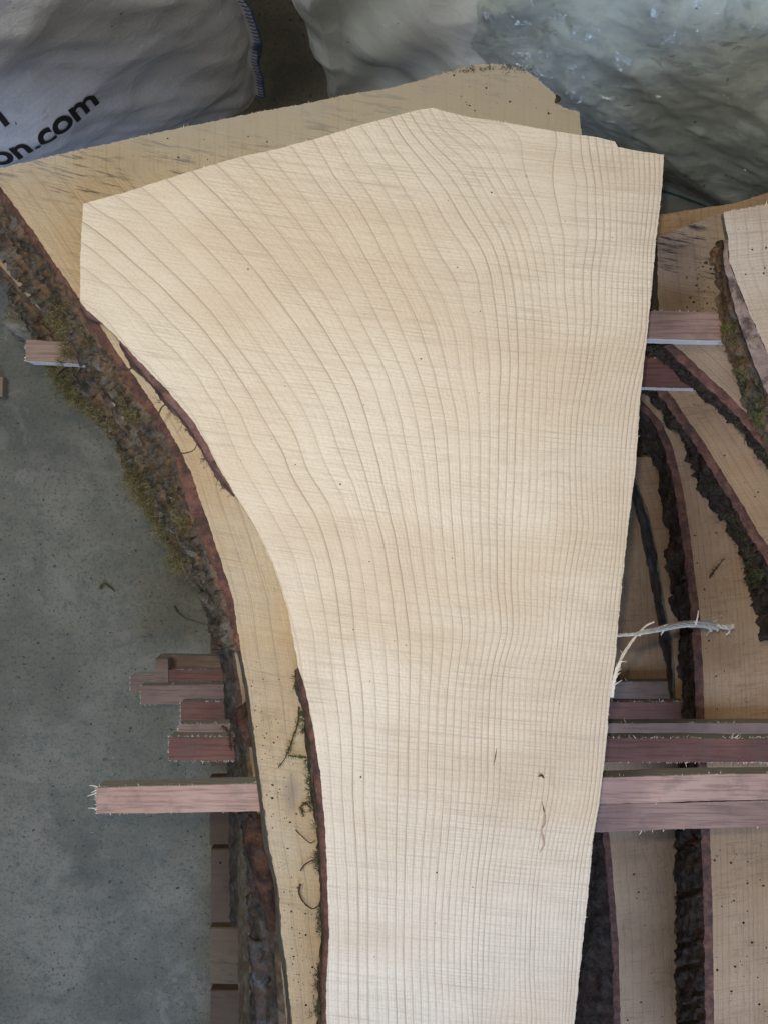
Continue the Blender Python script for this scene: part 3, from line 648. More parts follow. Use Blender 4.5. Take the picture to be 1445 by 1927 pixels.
for cx, cy, k in ((112, 706, 1.2), (140, 744, 1.3), (176, 770, 1.0), (222, 815, 1.0), (246, 872, 1.1), (258, 908, 1.6), (276, 938, 1.3), (318, 990, 1.4), (340, 1045, 1.6), (352, 1068, 1.0), (150, 700, 1.1), (205, 775, .9)):
    fronds('moss_clump', g3[4], [(P(cx + random.gauss(0, 11), cy + random.gauss(0, 9), .985 + random.uniform(-.02, .02)), Vector((-.5, -.3, .7)), k * random.uniform(.7, 1.2)) for _ in range(34)], MOSS, 9, .0095, .0008)
# sticking-out grey rotten lump
def lump(parent, c, rx, ry, rz, mat, name, seed, amp=.35, cols=20, rowsn=12, rot=0.0):
    V, F, R = [], [], []
    for j in range(rowsn + 1):
        th = math.pi * j / rowsn
        for i in range(cols):
            ph = 2 * math.pi * i / cols; d = Vector((math.sin(th) * math.cos(ph), math.sin(th) * math.sin(ph), math.cos(th)))
            k = 1 + amp * fbm(d.x * 1.6 + seed, d.y * 1.6, d.z * 1.6, 4); q = Vector((d.x * rx * k, d.y * ry * k, d.z * rz * k))
            V.append(c + Vector((q.x * math.cos(rot) - q.y * math.sin(rot), q.x * math.sin(rot) + q.y * math.cos(rot), q.z))); R.append(k - 1)
    for j in range(rowsn):
        for i in range(cols): F.append((j*cols+i, j*cols+(i+1) % cols, (j+1)*cols+(i+1) % cols, (j+1)*cols+i))
    return mesh_obj(name, V, F, mat, parent, smooth=True, attrs={'relief': R, 'rnd': [.5] * len(V)})
LICH = bark_mat('grey_rot', (.17, .155, .125), (.26, .24, .195), (.16, .115, .07), (.33, .31, .26), 3., .5, .6)
lump(l3, P(58, 612, 1.035), .040, .023, .026, LICH, 'rotten_flake', 3., .5, 30, 18, math.radians(-38))
fronds('moss', g3[4], [(P(10 + random.random() * 85, 585 + random.random() * 55, 1.012), Vector((-.4, -.2, .6)), .7) for _ in range(40)], moss_mat('pale_moss', [(.16, .14, .10), (.28, .26, .20), (.36, .34, .27)]), 6, .007, .0007)
# loose red bark spall near the bottom of the third slab
def plate(parent, left, right, Zs, mat, name, amp=.003, n=50, m=8, seed=0.0, rise=.006):
    L = smooth_poly(left, n); Rr = smooth_poly(right, n); V, F, rel = [], [], []
    for i in range(n):
        zz = np.interp(i / (n - 1), np.linspace(0, 1, len(Zs)), Zs)
        for j in range(m + 1):
            t = j / m; q = L[i] * (1 - t) + Rr[i] * t; h = fbm(i * .18 + seed, t * 2.4, seed, 4)
            p = P(q[0] + 1.5 * nz(i * .5, j, seed), q[1], zz); p.z += rise * math.sin(math.pi * t) + amp * h; V.append(p); rel.append(h - .1)
    for i in range(n - 1):
        for j in range(m): F.append((i*(m+1)+j, i*(m+1)+j+1, (i+1)*(m+1)+j+1, (i+1)*(m+1)+j))
    o = mesh_obj(name, V, F, mat, parent, smooth=True, attrs={'relief': rel})
    so = o.modifiers.new('thick', 'SOLIDIFY'); so.thickness = .004; return o
plate(l3, [(474, 1534), (463, 1572), (470, 1600), (484, 1650), (502, 1710), (508, 1745)], [(490, 1540), (500, 1580), (506, 1620), (514, 1670), (521, 1720), (523, 1744)], [.935, .925, .925, .935, .94], FLAKE, 'bark_flake', .004, seed=2.)
plate(l3, [(451, 1335), (452, 1365), (462, 1390), (470, 1402)], [(460, 1322), (468, 1350), (474, 1380), (476, 1402)], [.935, .93, .935], FLAKE, 'bark_flake', .003, 26, 5, 5., .004)
plate(l3, [(470, 1760), (480, 1840), (487, 1927), (490, 2000)], [(500, 1765), (508, 1840), (516, 1927), (520, 2000)], [.985, .985, .985], BARK_GREY, 'bark_flake', .006, 50, 8, 7., .008)

# fourth and fifth slabs of the left stack, debarked sides
def side_slab(label, A, C, Z, Zb, mat_side, inner, right, far, field_sp, seed, wood=WOOD_LOW, n=200, rows=12, amp=.004, rim=8, step=18, taper=0.0):
    s = slab('ash_slab', label, (right - 250, 1200), Zb)
    slab_wood(s, A + [(right, A[-1][1]), (right, far)], Z, Zb, edge_field(A, field_sp), wood, step=step, jag=.8, taper=taper)
    g = bark_loft(s, A, shift(A, -rim), C, Z, Zb, n, rows, inner, mat_side, amp, seed, ragged=3.5, bulge=.003)
    return s, g
l4, _ = side_slab('fourth slab down with bare yellowish side, a thin strip left of the third slab', [(420, 1000), (432, 1150), (446, 1250), (454, 1400), (468, 1600), (472, 1750), (474, 1927), (478, 2200)], [(400, 1000), (414, 1150), (430, 1250), (438, 1400), (449, 1560), (450, 1750), (450, 1927), (452, 2200)], 1.075, 1.18, BARE, BARE, 1010, 900, 30, 11., rim=4)
l5, _ = side_slab('deep grey sided slab in shade, leftmost thin strip above the pallet boards', [(425, 1000), (436, 1200), (444, 1400), (452, 1560), (455, 1700), (458, 1745)], [(405, 1000), (420, 1200), (428, 1400), (433, 1540), (433, 1700), (436, 1745)], 1.205, 1.31, BARK_GREY, BARK_GREY, 1010, 900, 30, 13., rim=5)
l6, _ = side_slab('deep slab with rough dark bark side just above the pallet boards at the lower left', [(470, 1000), (475, 1400), (478, 1800), (482, 2200)], [(455, 1000), (460, 1400), (464, 1800), (468, 2200)], 1.335, 1.44, BARK_DARK, BARK_DARK, 990, 900, 30, 15., rim=5)
l7, _ = side_slab('lowest slab of the left stack resting just over the pallet deck', [(490, 1000), (495, 1400), (498, 1800), (500, 2200)], [(478, 1000), (482, 1400), (486, 1800), (490, 2200)], 1.465, 1.568, BARK_DARK, BARK_DARK, 970, 900, 30, 17., rim=5)

# ------------------------------------------------------------------ RIGHT STACK
# R1
R1A = [(1370, 450), (1371, 490), (1388, 536), (1411, 593), (1445, 669), (1500, 790), (1580, 960)]
r1 = slab('ash_slab', 'pale slab corner with greenish mossy bark at the right edge of the photo, on top', (1600, 700), .918)
slab_wood(r1, [(1361, 400), (1400, 392), (1445, 384), (1560, 366), (1720, 345), (1720, 1000)] + R1A[::-1] + [(1364, 425)], .84, .918, edge_field([(1361, 380)] + R1A, 26), WOOD_R1, step=12, jag=1.4, taper=.9)
gr1 = bark_loft(r1, R1A, [(1363, 452), (1364, 492), (1376, 545), (1392, 602), (1424, 690), (1478, 810), (1558, 980)], [(1352, 452), (1342, 480), (1350, 505), (1353, 541), (1356, 593), (1364, 640), (1382, 705), (1402, 775), (1447, 850), (1530, 1000)], .84, .918, 130, 14, INNER_PALE, BARK, .006, 21., ragged=2.)
fronds('moss', gr1[4], moss_seeds(gr1, (.28, .85), (.2, 1), 650, -.2, 25, 6.), MOSS_GREEN, 9, .008, .0009)
plate(r1, [(1338, 474), (1345, 500), (1350, 512)], [(1366, 458), (1366, 480), (1364, 505)], [.89, .885, .89], bark_mat('orange_bark', (.12, .06, .03), (.28, .15, .07), (.35, .19, .10), (.2, .14, .09), 1., .6, .3), 'bark_flake', .003, 20, 5, 3., .003)
burr(r1, [(1361, 400), (1445, 384), (1560, 366)], .84, 80, .003, 1)
# R2
R2A = [(1240, 600), (1266, 648), (1302, 679), (1333, 710), (1372, 744), (1406, 780), (1437, 817), (1500, 890), (1580, 1010)]
r2 = slab('ash_slab', 'weathered slab with dark saw streaks and black holes beside the big pale slab', (1500, 800), 1.05)
slab_wood(r2, [(1236, 448), (1300, 422), (1360, 399), (1445, 392), (1560, 350), (1720, 320), (1720, 1150)] + R2A[::-1] + [(1237, 560)], .945, 1.05, edge_field([(1200, 300)] + R2A, 34), WOOD_OLD, step=12, jag=1.4, taper=.8)
gr2 = bark_loft(r2, R2A[1:], [(1250, 650), (1288, 688), (1320, 718), (1358, 752), (1394, 790), (1426, 828), (1490, 900), (1570, 1020)], [(1206, 652), (1250, 684), (1280, 708), (1306, 734), (1342, 763), (1390, 806), (1427, 858), (1480, 930), (1560, 1050)], .945, 1.05, 150, 14, INNER_RED, BARK_DARK, .006, 23., ragged=4.)
fronds('moss', gr2[4], moss_seeds(gr2, (0, .85), (.15, 1), 620, -.2, 25, 8.), MOSS_DARK, 9, .008, .0009)
# R3
R3A = [(1222, 690), (1244, 720), (1266, 749), (1292, 788), (1329, 840), (1358, 889), (1396, 948), (1425, 1000), (1447, 1032), (1500, 1130), (1560, 1250)]
r3 = slab('ash_slab', 'slab with a dark mossy bark band curving to the right frame edge', (1500, 900), 1.18)
slab_wood(r3, [(1195, 410), (1240, 404), (1300, 395), (1380, 383), (1445, 362), (1560, 330), (1720, 300), (1720, 1300)] + R3A[::-1] + [(1195, 640)], 1.075, 1.18, edge_field([(1190, 400)] + R3A, 17), WOOD_R, step=13, jag=1.3, taper=1.0)
gr3 = bark_loft(r3, R3A, [(1212, 700), (1233, 731), (1254, 760), (1280, 797), (1316, 848), (1346, 897), (1384, 957), (1412, 1010), (1434, 1042), (1488, 1140), (1548, 1260)], [(1196, 722), (1206, 738), (1227, 748), (1254, 787), (1280, 819), (1300, 863), (1320, 927), (1350, 958), (1371, 996), (1397, 1050), (1408, 1107), (1423, 1160), (1431, 1198), (1447, 1215), (1480, 1300)], 1.075, 1.18, 200, 16, INNER_RED, BARK_DARK, .007, 25., ragged=4.)
fronds('moss', gr3[4], moss_seeds(gr3, (0, .7), (.15, 1), 700, -.15, 25, 10.), MOSS_DARK, 9, .009, .0009)
# R4
R4A = [(1180, 700), (1206, 752), (1245, 796), (1256, 820), (1265, 840), (1283, 913), (1297, 1000), (1306, 1073), (1315, 1145), (1323, 1276), (1325, 1355), (1330, 1450), (1335, 1567), (1340, 1713), (1343, 1927), (1346, 2200)]
R4C = [(1165, 740), (1188, 765), (1206, 840), (1232, 878), (1240, 936), (1247, 977), (1258, 1009), (1254, 1055), (1263, 1102), (1263, 1145), (1277, 1189), (1279, 1276), (1284, 1334), (1277, 1450), (1271, 1575), (1270, 1684), (1272, 1927), (1273, 2200)]
r4, gr4 = side_slab('brown slab with straight red rimmed bark running down to the lower right', R4A, R4C, 1.205, 1.31, BARK_DARK, INNER_RED, 1720, 700, 11, 27., WOOD_R, 320, 14, .006, 15, 14, 1.0)
fronds('moss', gr4[4], moss_seeds(gr4, (.05, .55), (.15, 1), 750, -.2, 25, 12.), MOSS_DARK, 9, .008, .0009)
# R5
R5A = [(1182, 860), (1196, 904), (1217, 956), (1234, 1026), (1243, 1087), (1256, 1168), (1265, 1206), (1268, 1247), (1270, 1311), (1290, 1400), (1300, 1600), (1304, 2200)]
R5C = [(1174, 900), (1190, 948), (1213, 1038), (1236, 1160), (1240, 1206), (1252, 1247), (1258, 1305), (1272, 1400), (1280, 1600), (1284, 2200)]
r5, _ = side_slab('deep slab with smooth debarked brown side showing between dark bark and the big slab', R5A, R5C, 1.335, 1.44, BARK_GREY, BARE, 1720, 860, 13, 29., WOOD_R, 220, 12, .003, 3, 18, 1.0)
# R6
R6A = [(1080, 700), (1092, 900), (1105, 1200), (1128, 1450), (1147, 1581), (1163, 1772), (1167, 1927), (1170, 2200)]
R6C = [(1050, 700), (1060, 900), (1072, 1200), (1085, 1450), (1085, 1581), (1088, 1700), (1078, 1800), (1066, 1927), (1056, 2200)]  # towards the bottom, dark bark is widened to stand in for the gap's shade
r6, _ = side_slab('deepest tan slab in shade between the big slab and red rimmed bark', R6A, R6C, 1.465, 1.57, BARK_DARK, INNER_RED, 1720, 700, 16, 31., WOOD_R, 240, 12, .005, 12, 18, 1.0)

# ------------------------------------------------------------------ twigs, moss sprigs and crumbs lying on the second slab
def wire(name, label, cat, pts, Z, r, mat, leaf=0, leaf_mat=None, group=None):
    c = smooth_poly(pts, 30); zz = Z - .0015
    line = [P(q[0], q[1], zz - .0015 * (1 + nz(i * .3, pts[0][0]))) for i, q in enumerate(c)]
    root = empty(name, P(pts[0][0], pts[0][1], Z), label, cat, group)
    v, f = tube(line, r, r * .5, 6, .25); mesh_obj('stem', v, f, mat, root, attrs={'rnd': [random.random() for _ in v]})
    if leaf:
        fronds('leaflets', root, [(line[random.randrange(2, 30)], Vector((0, 0, 1)), random.uniform(.6, 1.2)) for _ in range(leaf)], leaf_mat, 6, .0045, .0011, .2)
    return root
wire('moss_sprig', 'branching green moss sprig on the second slab beside the red bark', 'moss sprig', [(563, 1330), (561, 1360), (553, 1385), (546, 1405), (538, 1425), (524, 1445)], Z2, .0011, TWIG, 20, MOSS_GREEN)
wire('moss_sprig', 'short moss sprig running sideways from the bark to the other sprig', 'moss sprig', [(576, 1425), (560, 1424), (544, 1422)], Z2, .0009, TWIG, 9, MOSS_GREEN)
wire('moss_sprig', 'dark tangled moss sprig on the grey knot stain of the second slab', 'moss sprig', [(585, 1520), (574, 1512), (566, 1520), (572, 1535)], Z2, .0009, TWIG, 14, MOSS_DARK)
wire('twig', 'hook shaped dark root lying on the second slab near the bottom', 'twig', [(566, 1663), (563, 1680), (572, 1698), (588, 1710), (600, 1704)], Z2, .0012, TWIG)
wire('twig', 'thin straight dark root touching the bark above the hook shaped one', 'twig', [(566, 1638), (575, 1626), (590, 1618), (600, 1612)], Z2, .0010, TWIG)
wire('twig', 'thin bent root pointing up left on the second slab', 'twig', [(557, 1562), (568, 1573), (584, 1586), (594, 1580)], Z2, .0008, TWIG)
wire('twig', 'curled pale root bridging the two slabs high on the left', 'twig', [(228, 694), (243, 695), (251, 691), (262, 702)], Z2 - .02, .0011, TWIG)
wire('twig', 'knobbly root bridging bark and slab below the curled one', 'twig', [(282, 797), (296, 784), (304, 768), (312, 760)], Z2 - .01, .0012, TWIG)
wire('twig', 'thin curved root under the mauve bark edge on the orange stain', 'twig', [(337, 853), (352, 852), (366, 846), (372, 834)], Z2 - .01, .0008, TWIG)
wire('moss_sprig', 'small dark moss sprig on the wide brown slab at the right', 'moss sprig', [(1334, 1088), (1344, 1073), (1352, 1063), (1362, 1050)], 1.205, .0013, TWIG, 9, MOSS_DARK)
wire('moss_sprig', 'brown moss tangle hanging over the dark red strip ends', 'moss sprig', [(418, 1366), (430, 1376), (434, 1395), (436, 1412)], S2 - .006, .0016, TWIG, 24, TWIG)
wire('twig', 'curved grey shaving lying on the concrete floor', 'twig', [(328, 1140), (336, 1153), (350, 1163), (370, 1170), (384, 1174)], 1.748, .0020, moss_mat('grey_shaving', [(.07, .075, .065), (.13, .135, .12)]))
wire('leaf_scrap', 'small crumpled greenish brown leaf scrap on the concrete floor', 'leaf', [(188, 1108), (198, 1098), (206, 1104), (216, 1112)], 1.748, .0030, MOSS_GREEN, 4, MOSS)
def crumbs(name, label, zones):
    V, F, R = [], [], []
    for (fn, Z, cnt, size) in zones:
        for _ in range(cnt):
            x, y = fn(); r = size * random.choice((.4, .5, .6, .8, 1, 1.5)) ; c = P(x, y, Z) + Vector((0, 0, r * .35)); a = random.random() * 6.28; st = random.uniform(.5, 1.0)
            k = len(V); rr = random.random()
            for i in range(5):
                an = a + i * 1.2566; V.append(c + Vector((math.cos(an) * r * random.uniform(.7, 1.2), math.sin(an) * r * st * random.uniform(.7, 1.2), -r * .3)))
            V.append(c + Vector((0, 0, r * .5))); R += [rr] * 6
            for i in range(5): F.append((k + i, k + (i + 1) % 5, k + 5))
    o = mesh_obj(name, V, F, CRUMB, attrs={'rnd': R}); tag(o, label, 'debris', kind='stuff'); return o
U = random.uniform
def on_l2():
    y = U(1240, 1927); return np.interp(y, [1240, 1470, 1670, 1927], [462, 498, 530, 556]) + abs(random.gauss(0, 28)) , y
crumbs('bark_crumbs', 'dark bark crumbs scattered over the sawn faces and floor', [
    (on_l2, Z2, 150, .0011), (lambda: (U(300, 560), U(250, 300)), Z2, 14, .0010), (lambda: (U(1290, 1350), U(480, 585)), .945, 60, .0014),
    (lambda: (U(1338, 1445), U(1590, 1927)), 1.205, 60, .0016), (lambda: (U(1300, 1420), U(880, 1340)), 1.205, 60, .0014), (lambda: (U(1300, 1430), U(700, 940)), 1.075, 50, .0012),
    (lambda: (U(1180, 1260), U(1590, 1927)), 1.465, 14, .0018), (lambda: (U(380, 1180), U(330, 1900)), ZM, 70, .0008), (lambda: (U(1380, 1445), U(410, 640)), .84, 14, .0011),
    (lambda: (U(0, 395), U(760, 1927)), 1.75, 260, .0016), (lambda: (U(850, 1040), U(125, 215)), Z2, 30, .0011), (lambda: (U(380, 420), U(1560, 1900)), 1.594, 6, .003)])
V, F, Rn = [], [], []
for _ in range(170):
    x = 395 - abs(random.gauss(0, 150)); y = U(960, 1927); c = P(x, y, 1.748); a = random.random() * 6.28; l = random.uniform(.0015, .0055); wd_ = random.uniform(.0007, .0016)
    d = Vector((math.cos(a), math.sin(a), random.uniform(-.1, .2))) * l; q = Vector((-math.sin(a), math.cos(a), 0)) * wd_; k = len(V)
    V += [c - q, c + q, c + d * .6 + q + Vector((0, 0, .001)), c + d]; F.append((k, k+1, k+2, k+3)); Rn += [random.random() * .6] * 4
chips = mesh_obj('sawdust_chips', V, F, moss_mat('chip', [(.22, .19, .14), (.34, .29, .21), (.10, .08, .055)]), attrs={'rnd': Rn}); tag(chips, 'pale sawdust chips scattered on the concrete beside the stack', 'sawdust', kind='stuff')
# small block on the floor at the left edge
bc = P(0, 730, 1.75); bo = []
for z in (0, .022):
    for (x, y) in ((-.03, -.026), (.017, -.024), (.018, .022), (-.03, .024)): bo.append(bc + Vector((x + z * .02, y, z)))
blk = mesh_obj('wood_block', bo, [(3,2,1,0), (4,5,6,7), (0,1,5,4), (1,2,6,5), (2,3,7,6), (3,0,4,7)], WOOD_LOW, attrs={'ring': [v.y * 300 for v in bo], 'spacing': [.01] * 8})
bev = blk.modifiers.new('bevel', 'BEVEL'); bev.width = .0015; bev.segments = 2
tag(blk, 'small tan wood block lying on the concrete at the left frame edge', 'wood block')

# ------------------------------------------------------------------ bulk bags
def woven_mat(name, a, b, dirt, weave=420, gloss=.5, film=0.0):
    m = NT(name); pos = m.geo(); uvn = m.n('ShaderNodeUVMap').outputs[0]; x = m.xyz(uvn)
    wx = m.n('ShaderNodeMath', operation='SINE'); m.l(m.math('MULTIPLY', x[0], weave * 6.283), wx.inputs[0])
    wy = m.n('ShaderNodeMath', operation='SINE'); m.l(m.math('MULTIPLY', x[1], weave * 6.283), wy.inputs[0])
    wv = m.math('MULTIPLY', wx.outputs[0], wy.outputs[0])
    # paler dashed warp threads
    th = m.smooth(m.math('FRACT', m.math('MULTIPLY', x[1], weave / 3.4)), .0, .10, 1, 0); da = m.smooth(m.math('FRACT', m.math('ADD', m.math('MULTIPLY', x[0], weave / 4.0), m.math('MULTIPLY', m.math('FLOOR', m.math('MULTIPLY', x[1], weave / 3.4)), .37))), .35, .45)
    c = m.mix(m.smooth(m.noise(pos, 6, 4, .6), .36, .66), a, b)
    c = m.mix(m.math('MULTIPLY', wv, .10 if film == 0 else .03, clamp=True), c, tuple(q * .6 for q in a))
    c = m.mix(m.math('MULTIPLY', m.math('MULTIPLY', th, da), .8 if film == 0 else .08), c, (.92, .92, .92))
    c = m.mix(m.math('MULTIPLY', m.smooth(m.noise(pos, 9, 5, .7), .50, .76), .6), c, dirt)
    c = m.mix(m.math('MULTIPLY', m.smooth(m.noise(pos, 70, 3, .6), .68, .76), .8), c, (.05, .05, .045))
    m.color(c); m.rough(m.smooth(m.noise(pos, 8, 3), .40, .60, gloss, gloss + (.25 if film else .12))); m.spec(.5)
    cv = m.n('ShaderNodeTexVoronoi', feature='F1'); m.l(m.mapping(pos, rot=(0, 0, math.radians(-30)), sc=(.5, 1.6, 1.2)), cv.inputs['Vector']); cv.inputs['Scale'].default_value = 9
    cw = m.n('ShaderNodeTexVoronoi', feature='F1'); m.l(m.mapping(pos, rot=(0, 0, math.radians(35)), sc=(.7, 1.5, 1)), cw.inputs['Vector']); cw.inputs['Scale'].default_value = 19
    h = m.math('ADD', m.math('ADD', m.math('MULTIPLY', cv.outputs['Distance'], 2.6), m.math('MULTIPLY', cw.outputs['Distance'], .8)), m.math('MULTIPLY', m.noise(pos, 30, 3, .55, 1.5), .5))
    m.bump(h, .35 if film else .9, .0045); return m.m
def bag(name, label, corner, ang, width, depth, height, mat, prof, folds, nu=420, nv=120, foldamp=1.0):
    """upright sack: rounded rectangle footprint whose front face runs from the corner along ang; prof(a,h) bulges it outwards"""
    e1 = Vector((math.cos(ang), math.sin(ang), 0)); e2 = Vector((-math.sin(ang), math.cos(ang), 0))   # e2 points to the back
    per = 2 * (width + depth); V, F, UV = [], [], []
    rc = .05
    def ring_pt(s):
        # s metres along the perimeter, starting at the front left corner
        s = s % per
        if s < width: return s, 0.0, 0, -1
        if s < width + depth: return width, s - width, 1, 0
        if s < 2 * width + depth: return width - (s - width - depth), depth, 0, 1
        return 0.0, depth - (s - 2 * width - depth), -1, 0
    def surf(s, h):
        acc = Vector((0, 0)); nrm = Vector((0, 0))
        for k in (-2, -1, 0, 1, 2):
            a, b, na, nb = ring_pt(s + k * rc / 2); acc += Vector((a, b)) / 5; nrm += Vector((na, nb)) / 5
        nn = nrm.normalized(); t = h / height
        o = prof(acc.x, acc.y, h) + folds(s, h)
        top = max(0, (t - .86) / .14); inset = .10 * top ** 2
        q = acc + nn * (o - inset)
        return corner + e1 * q.x + e2 * q.y + Vector((0, 0, h - .03 * top ** 3))
    for j in range(nv + 1):
        for i in range(nu):
            s = per * i / nu; h = .002 + (height - .002) * j / nv; V.append(surf(s, h)); UV.append((s, h))
    for j in range(nv):
        for i in range(nu): F.append((j*nu+i, j*nu+(i+1) % nu, (j+1)*nu+(i+1) % nu, (j+1)*nu+i))
    c0 = len(V); V.append(corner + e1 * width / 2 + e2 * depth / 2 + Vector((0, 0, height + .03))); UV.append((0, 0))
    for i in range(nu): F.append((nv*nu+i, nv*nu+(i+1) % nu, c0))
    root = empty(name, corner + e1 * width / 2 + e2 * depth / 2, label, 'bulk bag', 'bulk bags behind the stack')
    o = mesh_obj('sack', V, F, mat, root, smooth=True)
    uvl = o.data.uv_layers.new(name='UVMap'); li = np.zeros(len(o.data.loops), np.int32); o.data.loops.foreach_get('vertex_index', li)
    uvl.data.foreach_set('uv', np.array(UV, np.float32)[li].ravel())
    return root, surf
SACK_L = woven_mat('woven_grey', (.64, .645, .68), (.72, .71, .71), (.45, .43, .39), 300, .45)
SACK_R = woven_mat('woven_pale_film', (.76, .80, .76), (.68, .70, .685), (.46, .45, .42), 260, .40, 1.0)
# left sack
angL = math.radians(27); cornerL = P(487, 188, 1.75); e1 = Vector((math.cos(angL), math.sin(angL), 0)); WL = .95
def profL(a, b, h):
    t = h / .78; fr = min(1, (WL - a) / .25)
    return .055 * math.sin(math.pi * min(1, t * 1.05)) * (max(0, fr) ** .7) + .02 * nz(a * 3, h * 3, 1.5)
def foldL(s, h):
    d = (WL - s)      # distance from the seam corner
    sag = (s * .6 + h)   # diagonal creases running up to the seam corner
    f = .022 * nz(sag * 7, (s - h) * 2.0, 4.) + .007 * nz(sag * 20, (s - h) * 5, 9.)
    f += .018 * (.5 - abs(nz((s * .5 - h) * 6 + .5, s * 2.2, 13.)) * 1.8)
    f += .020 * (1 - abs(2 * nz((s * .55 - h) * 5.0, s * 1.4, 3.))) * max(0, 1 - abs(d) / .5) * .7
    return f
bagL, surfL = bag('bulk_bag', 'grey woven bulk bag with black lettering and a blue stitched seam, upper left', cornerL - e1 * WL, angL, WL, .75, .78, SACK_L, profL, foldL)
nL = Vector((math.sin(angL), -math.cos(angL), 0))
INK = NT('black_ink'); INK.color((.016, .016, .018)); INK.rough(.55)
def put_text(txt, s0, h0, size, name):
    cu = bpy.data.curves.new(name, 'FONT'); cu.body = txt; cu.size = size; cu.offset = size * .022; cu.resolution_u = 6; cu.space_character = .97
    tmp = bpy.data.objects.new(name, cu); COL.objects.link(tmp); dg = bpy.context.evaluated_depsgraph_get(); dg.update()
    me = bpy.data.meshes.new_from_object(tmp.evaluated_get(dg)); bpy.data.objects.remove(tmp); 
    bm = bmesh.new(); bm.from_mesh(me); bmesh.ops.triangulate(bm, faces=bm.faces)
    for _ in range(3): bmesh.ops.subdivide_edges(bm, edges=[e for e in bm.edges if e.calc_length() > size * .10], cuts=1); bmesh.ops.triangulate(bm, faces=bm.faces)
    V = [surfL(s0 + v.co.x, h0 + v.co.y) + nL * .0022 for v in bm.verts]; bm.verts.index_update(); F = [tuple(v.index for v in f.verts) for f in bm.faces]; bm.free()
    return mesh_obj('printed_lettering', V, F, INK.m, bagL)
# point of the sack's face seen at a pixel
def face_sh(px, py):
    best = None
    for s in np.linspace(0, WL, 96):
        for h in np.linspace(0, .75, 76):
            p = surfL(s, h); Z = CAM_H - p.z; x = p.x / Z * FPX + 722.5; y = 963.5 - p.y / Z * FPX; d = (x - px) ** 2 + (y - py) ** 2
            if best is None or d < best[0]: best = (d, s, h)
    return best[1], best[2]
s_a, h_a = face_sh(190, 215); s_b, h_b = face_sh(2, 300)
TXT = dict(s1=s_a, h1=h_a, s0=s_b, h0=h_b)
print('TEXT', TXT)
cuW = None
put_text('ion.com', s_a - .238, h_a + .027, .079, 'lettering')
s_c, h_c = face_sh(12, 238); put_text('n', s_c - .030, h_c + .008, .079, 'lettering')
# the stitched seam at the corner
SEAM = woven_mat('seam_tape', (.66, .66, .67), (.72, .71, .70), (.28, .26, .22), 300, .5)
BLUE = NT('blue_thread'); BLUE.color((.045, .12, .34)); BLUE.rough(.6); WHT = NT('white_thread'); WHT.color((.5, .52, .54)); WHT.rough(.6)
V, F = [], []; nS = 110; outd = (e1 * .75 + nL * .65).normalized()
def seam_pt(t): return surfL(WL, .012 + t * .72)
for i in range(nS + 1):
    p = seam_pt(i / nS); wv = .020 + .004 * nz(i * .2, 3)
    V += [p - outd * .006, p + outd * wv + e1 * .004 * nz(i * .15, 8), p + outd * wv - nL * .0018, p - outd * .006 - nL * .002]
for i in range(nS):
    for j in range(4): F.append((i*4+j, i*4+(j+1) % 4, (i+1)*4+(j+1) % 4, (i+1)*4+j))
seam_o = mesh_obj('seam', V, F, SEAM, bagL, smooth=True)
pb = []
for i in range(0, 64):
    t = i / 64; p = seam_pt(t); q = seam_pt(t + .004)
    pb.append(tube([p + outd * .007 + nL * .0015, p + outd * .015 + nL * .003, q + outd * .0235 + nL * .0005], .0011, .0011, 5))
V, F = join(pb); mesh_obj('blue_stitching', V, F, BLUE.m, seam_o)
V, F = tube([seam_pt(t) + outd * .0225 + nL * .001 for t in np.linspace(0, 1, 90)], .0012, .0012, 6); mesh_obj('blue_edge_cord', V, F, BLUE.m, seam_o)
# right sack
angR = math.radians(-18); cornerR = P(628, 176, 1.75); WR = 1.35; e1R = Vector((math.cos(angR), math.sin(angR), 0)); nR = Vector((math.sin(angR), -math.cos(angR), 0))
def profR(a, b, h):
    t = h / .80; k = max(0, min(1, a / .30)) ** .7
    crease = .30 - .02 * a + .02 * nz(a * 4, 2.)
    over = .055 * (1 / (1 + math.exp(-(h - crease) / .018)))
    return (.03 + .05 * math.sin(math.pi * min(1, t * 1.05))) * (.35 + .65 * k) + over * k * .8 + .018 * nz(a * 2.6, h * 2.6, 6.5) + (.05 * t if b > 0 or a < .05 else 0)
def foldR(s, h):
    sp = s if s < WR + .4 else s - 2 * (WR + .8)
    q = (sp * .62 + h * .9); r = (sp - .55 * h)
    left = max(0, min(1, (.50 - sp) / .3))
    f = left * .024 * (1 - abs(2.0 * nz(r * 7.5, q * 1.3, 2.)))            # long hanging pleats at the left
    k = 1 - left * .7
    wx = .9 * nz(sp * 2.0, h * 2.0, 1.); wy = .9 * nz(sp * 2.3, h * 2.3, 7.)
    f += k * .022 * (.5 - abs(nz(q * 3.4 + wx * .7, r * .8 + wy * .7, .3)) * 1.6)
    pch = max(0, min(1, .45 + 2.4 * nz(sp * 3.1, h * 3.1, 21.)))
    f += k * .006 * (.5 - abs(nz(q * 8.5 + wx * 1.4, r * 2.4 + wy * 1.4, 2.3)) * 1.8) * (.35 + .65 * pch)
    f += k * .0035 * (.5 - abs(nz(q * 17 + wx * 4, r * 13 + wy * 4, 5.3)) * 1.8) * pch
    f += k * .0025 * (.5 - abs(nz(q * 38 + wx * 6, r * 34 + wy * 6, 8.3)) * 1.8) * pch * pch
    return f
bagR, surfR = bag('bulk_bag', 'pale crumpled plastic bulk bag with glossy folds, upper right', cornerR, angR, WR, .8, .80, SACK_R, profR, foldR, 620, 170)
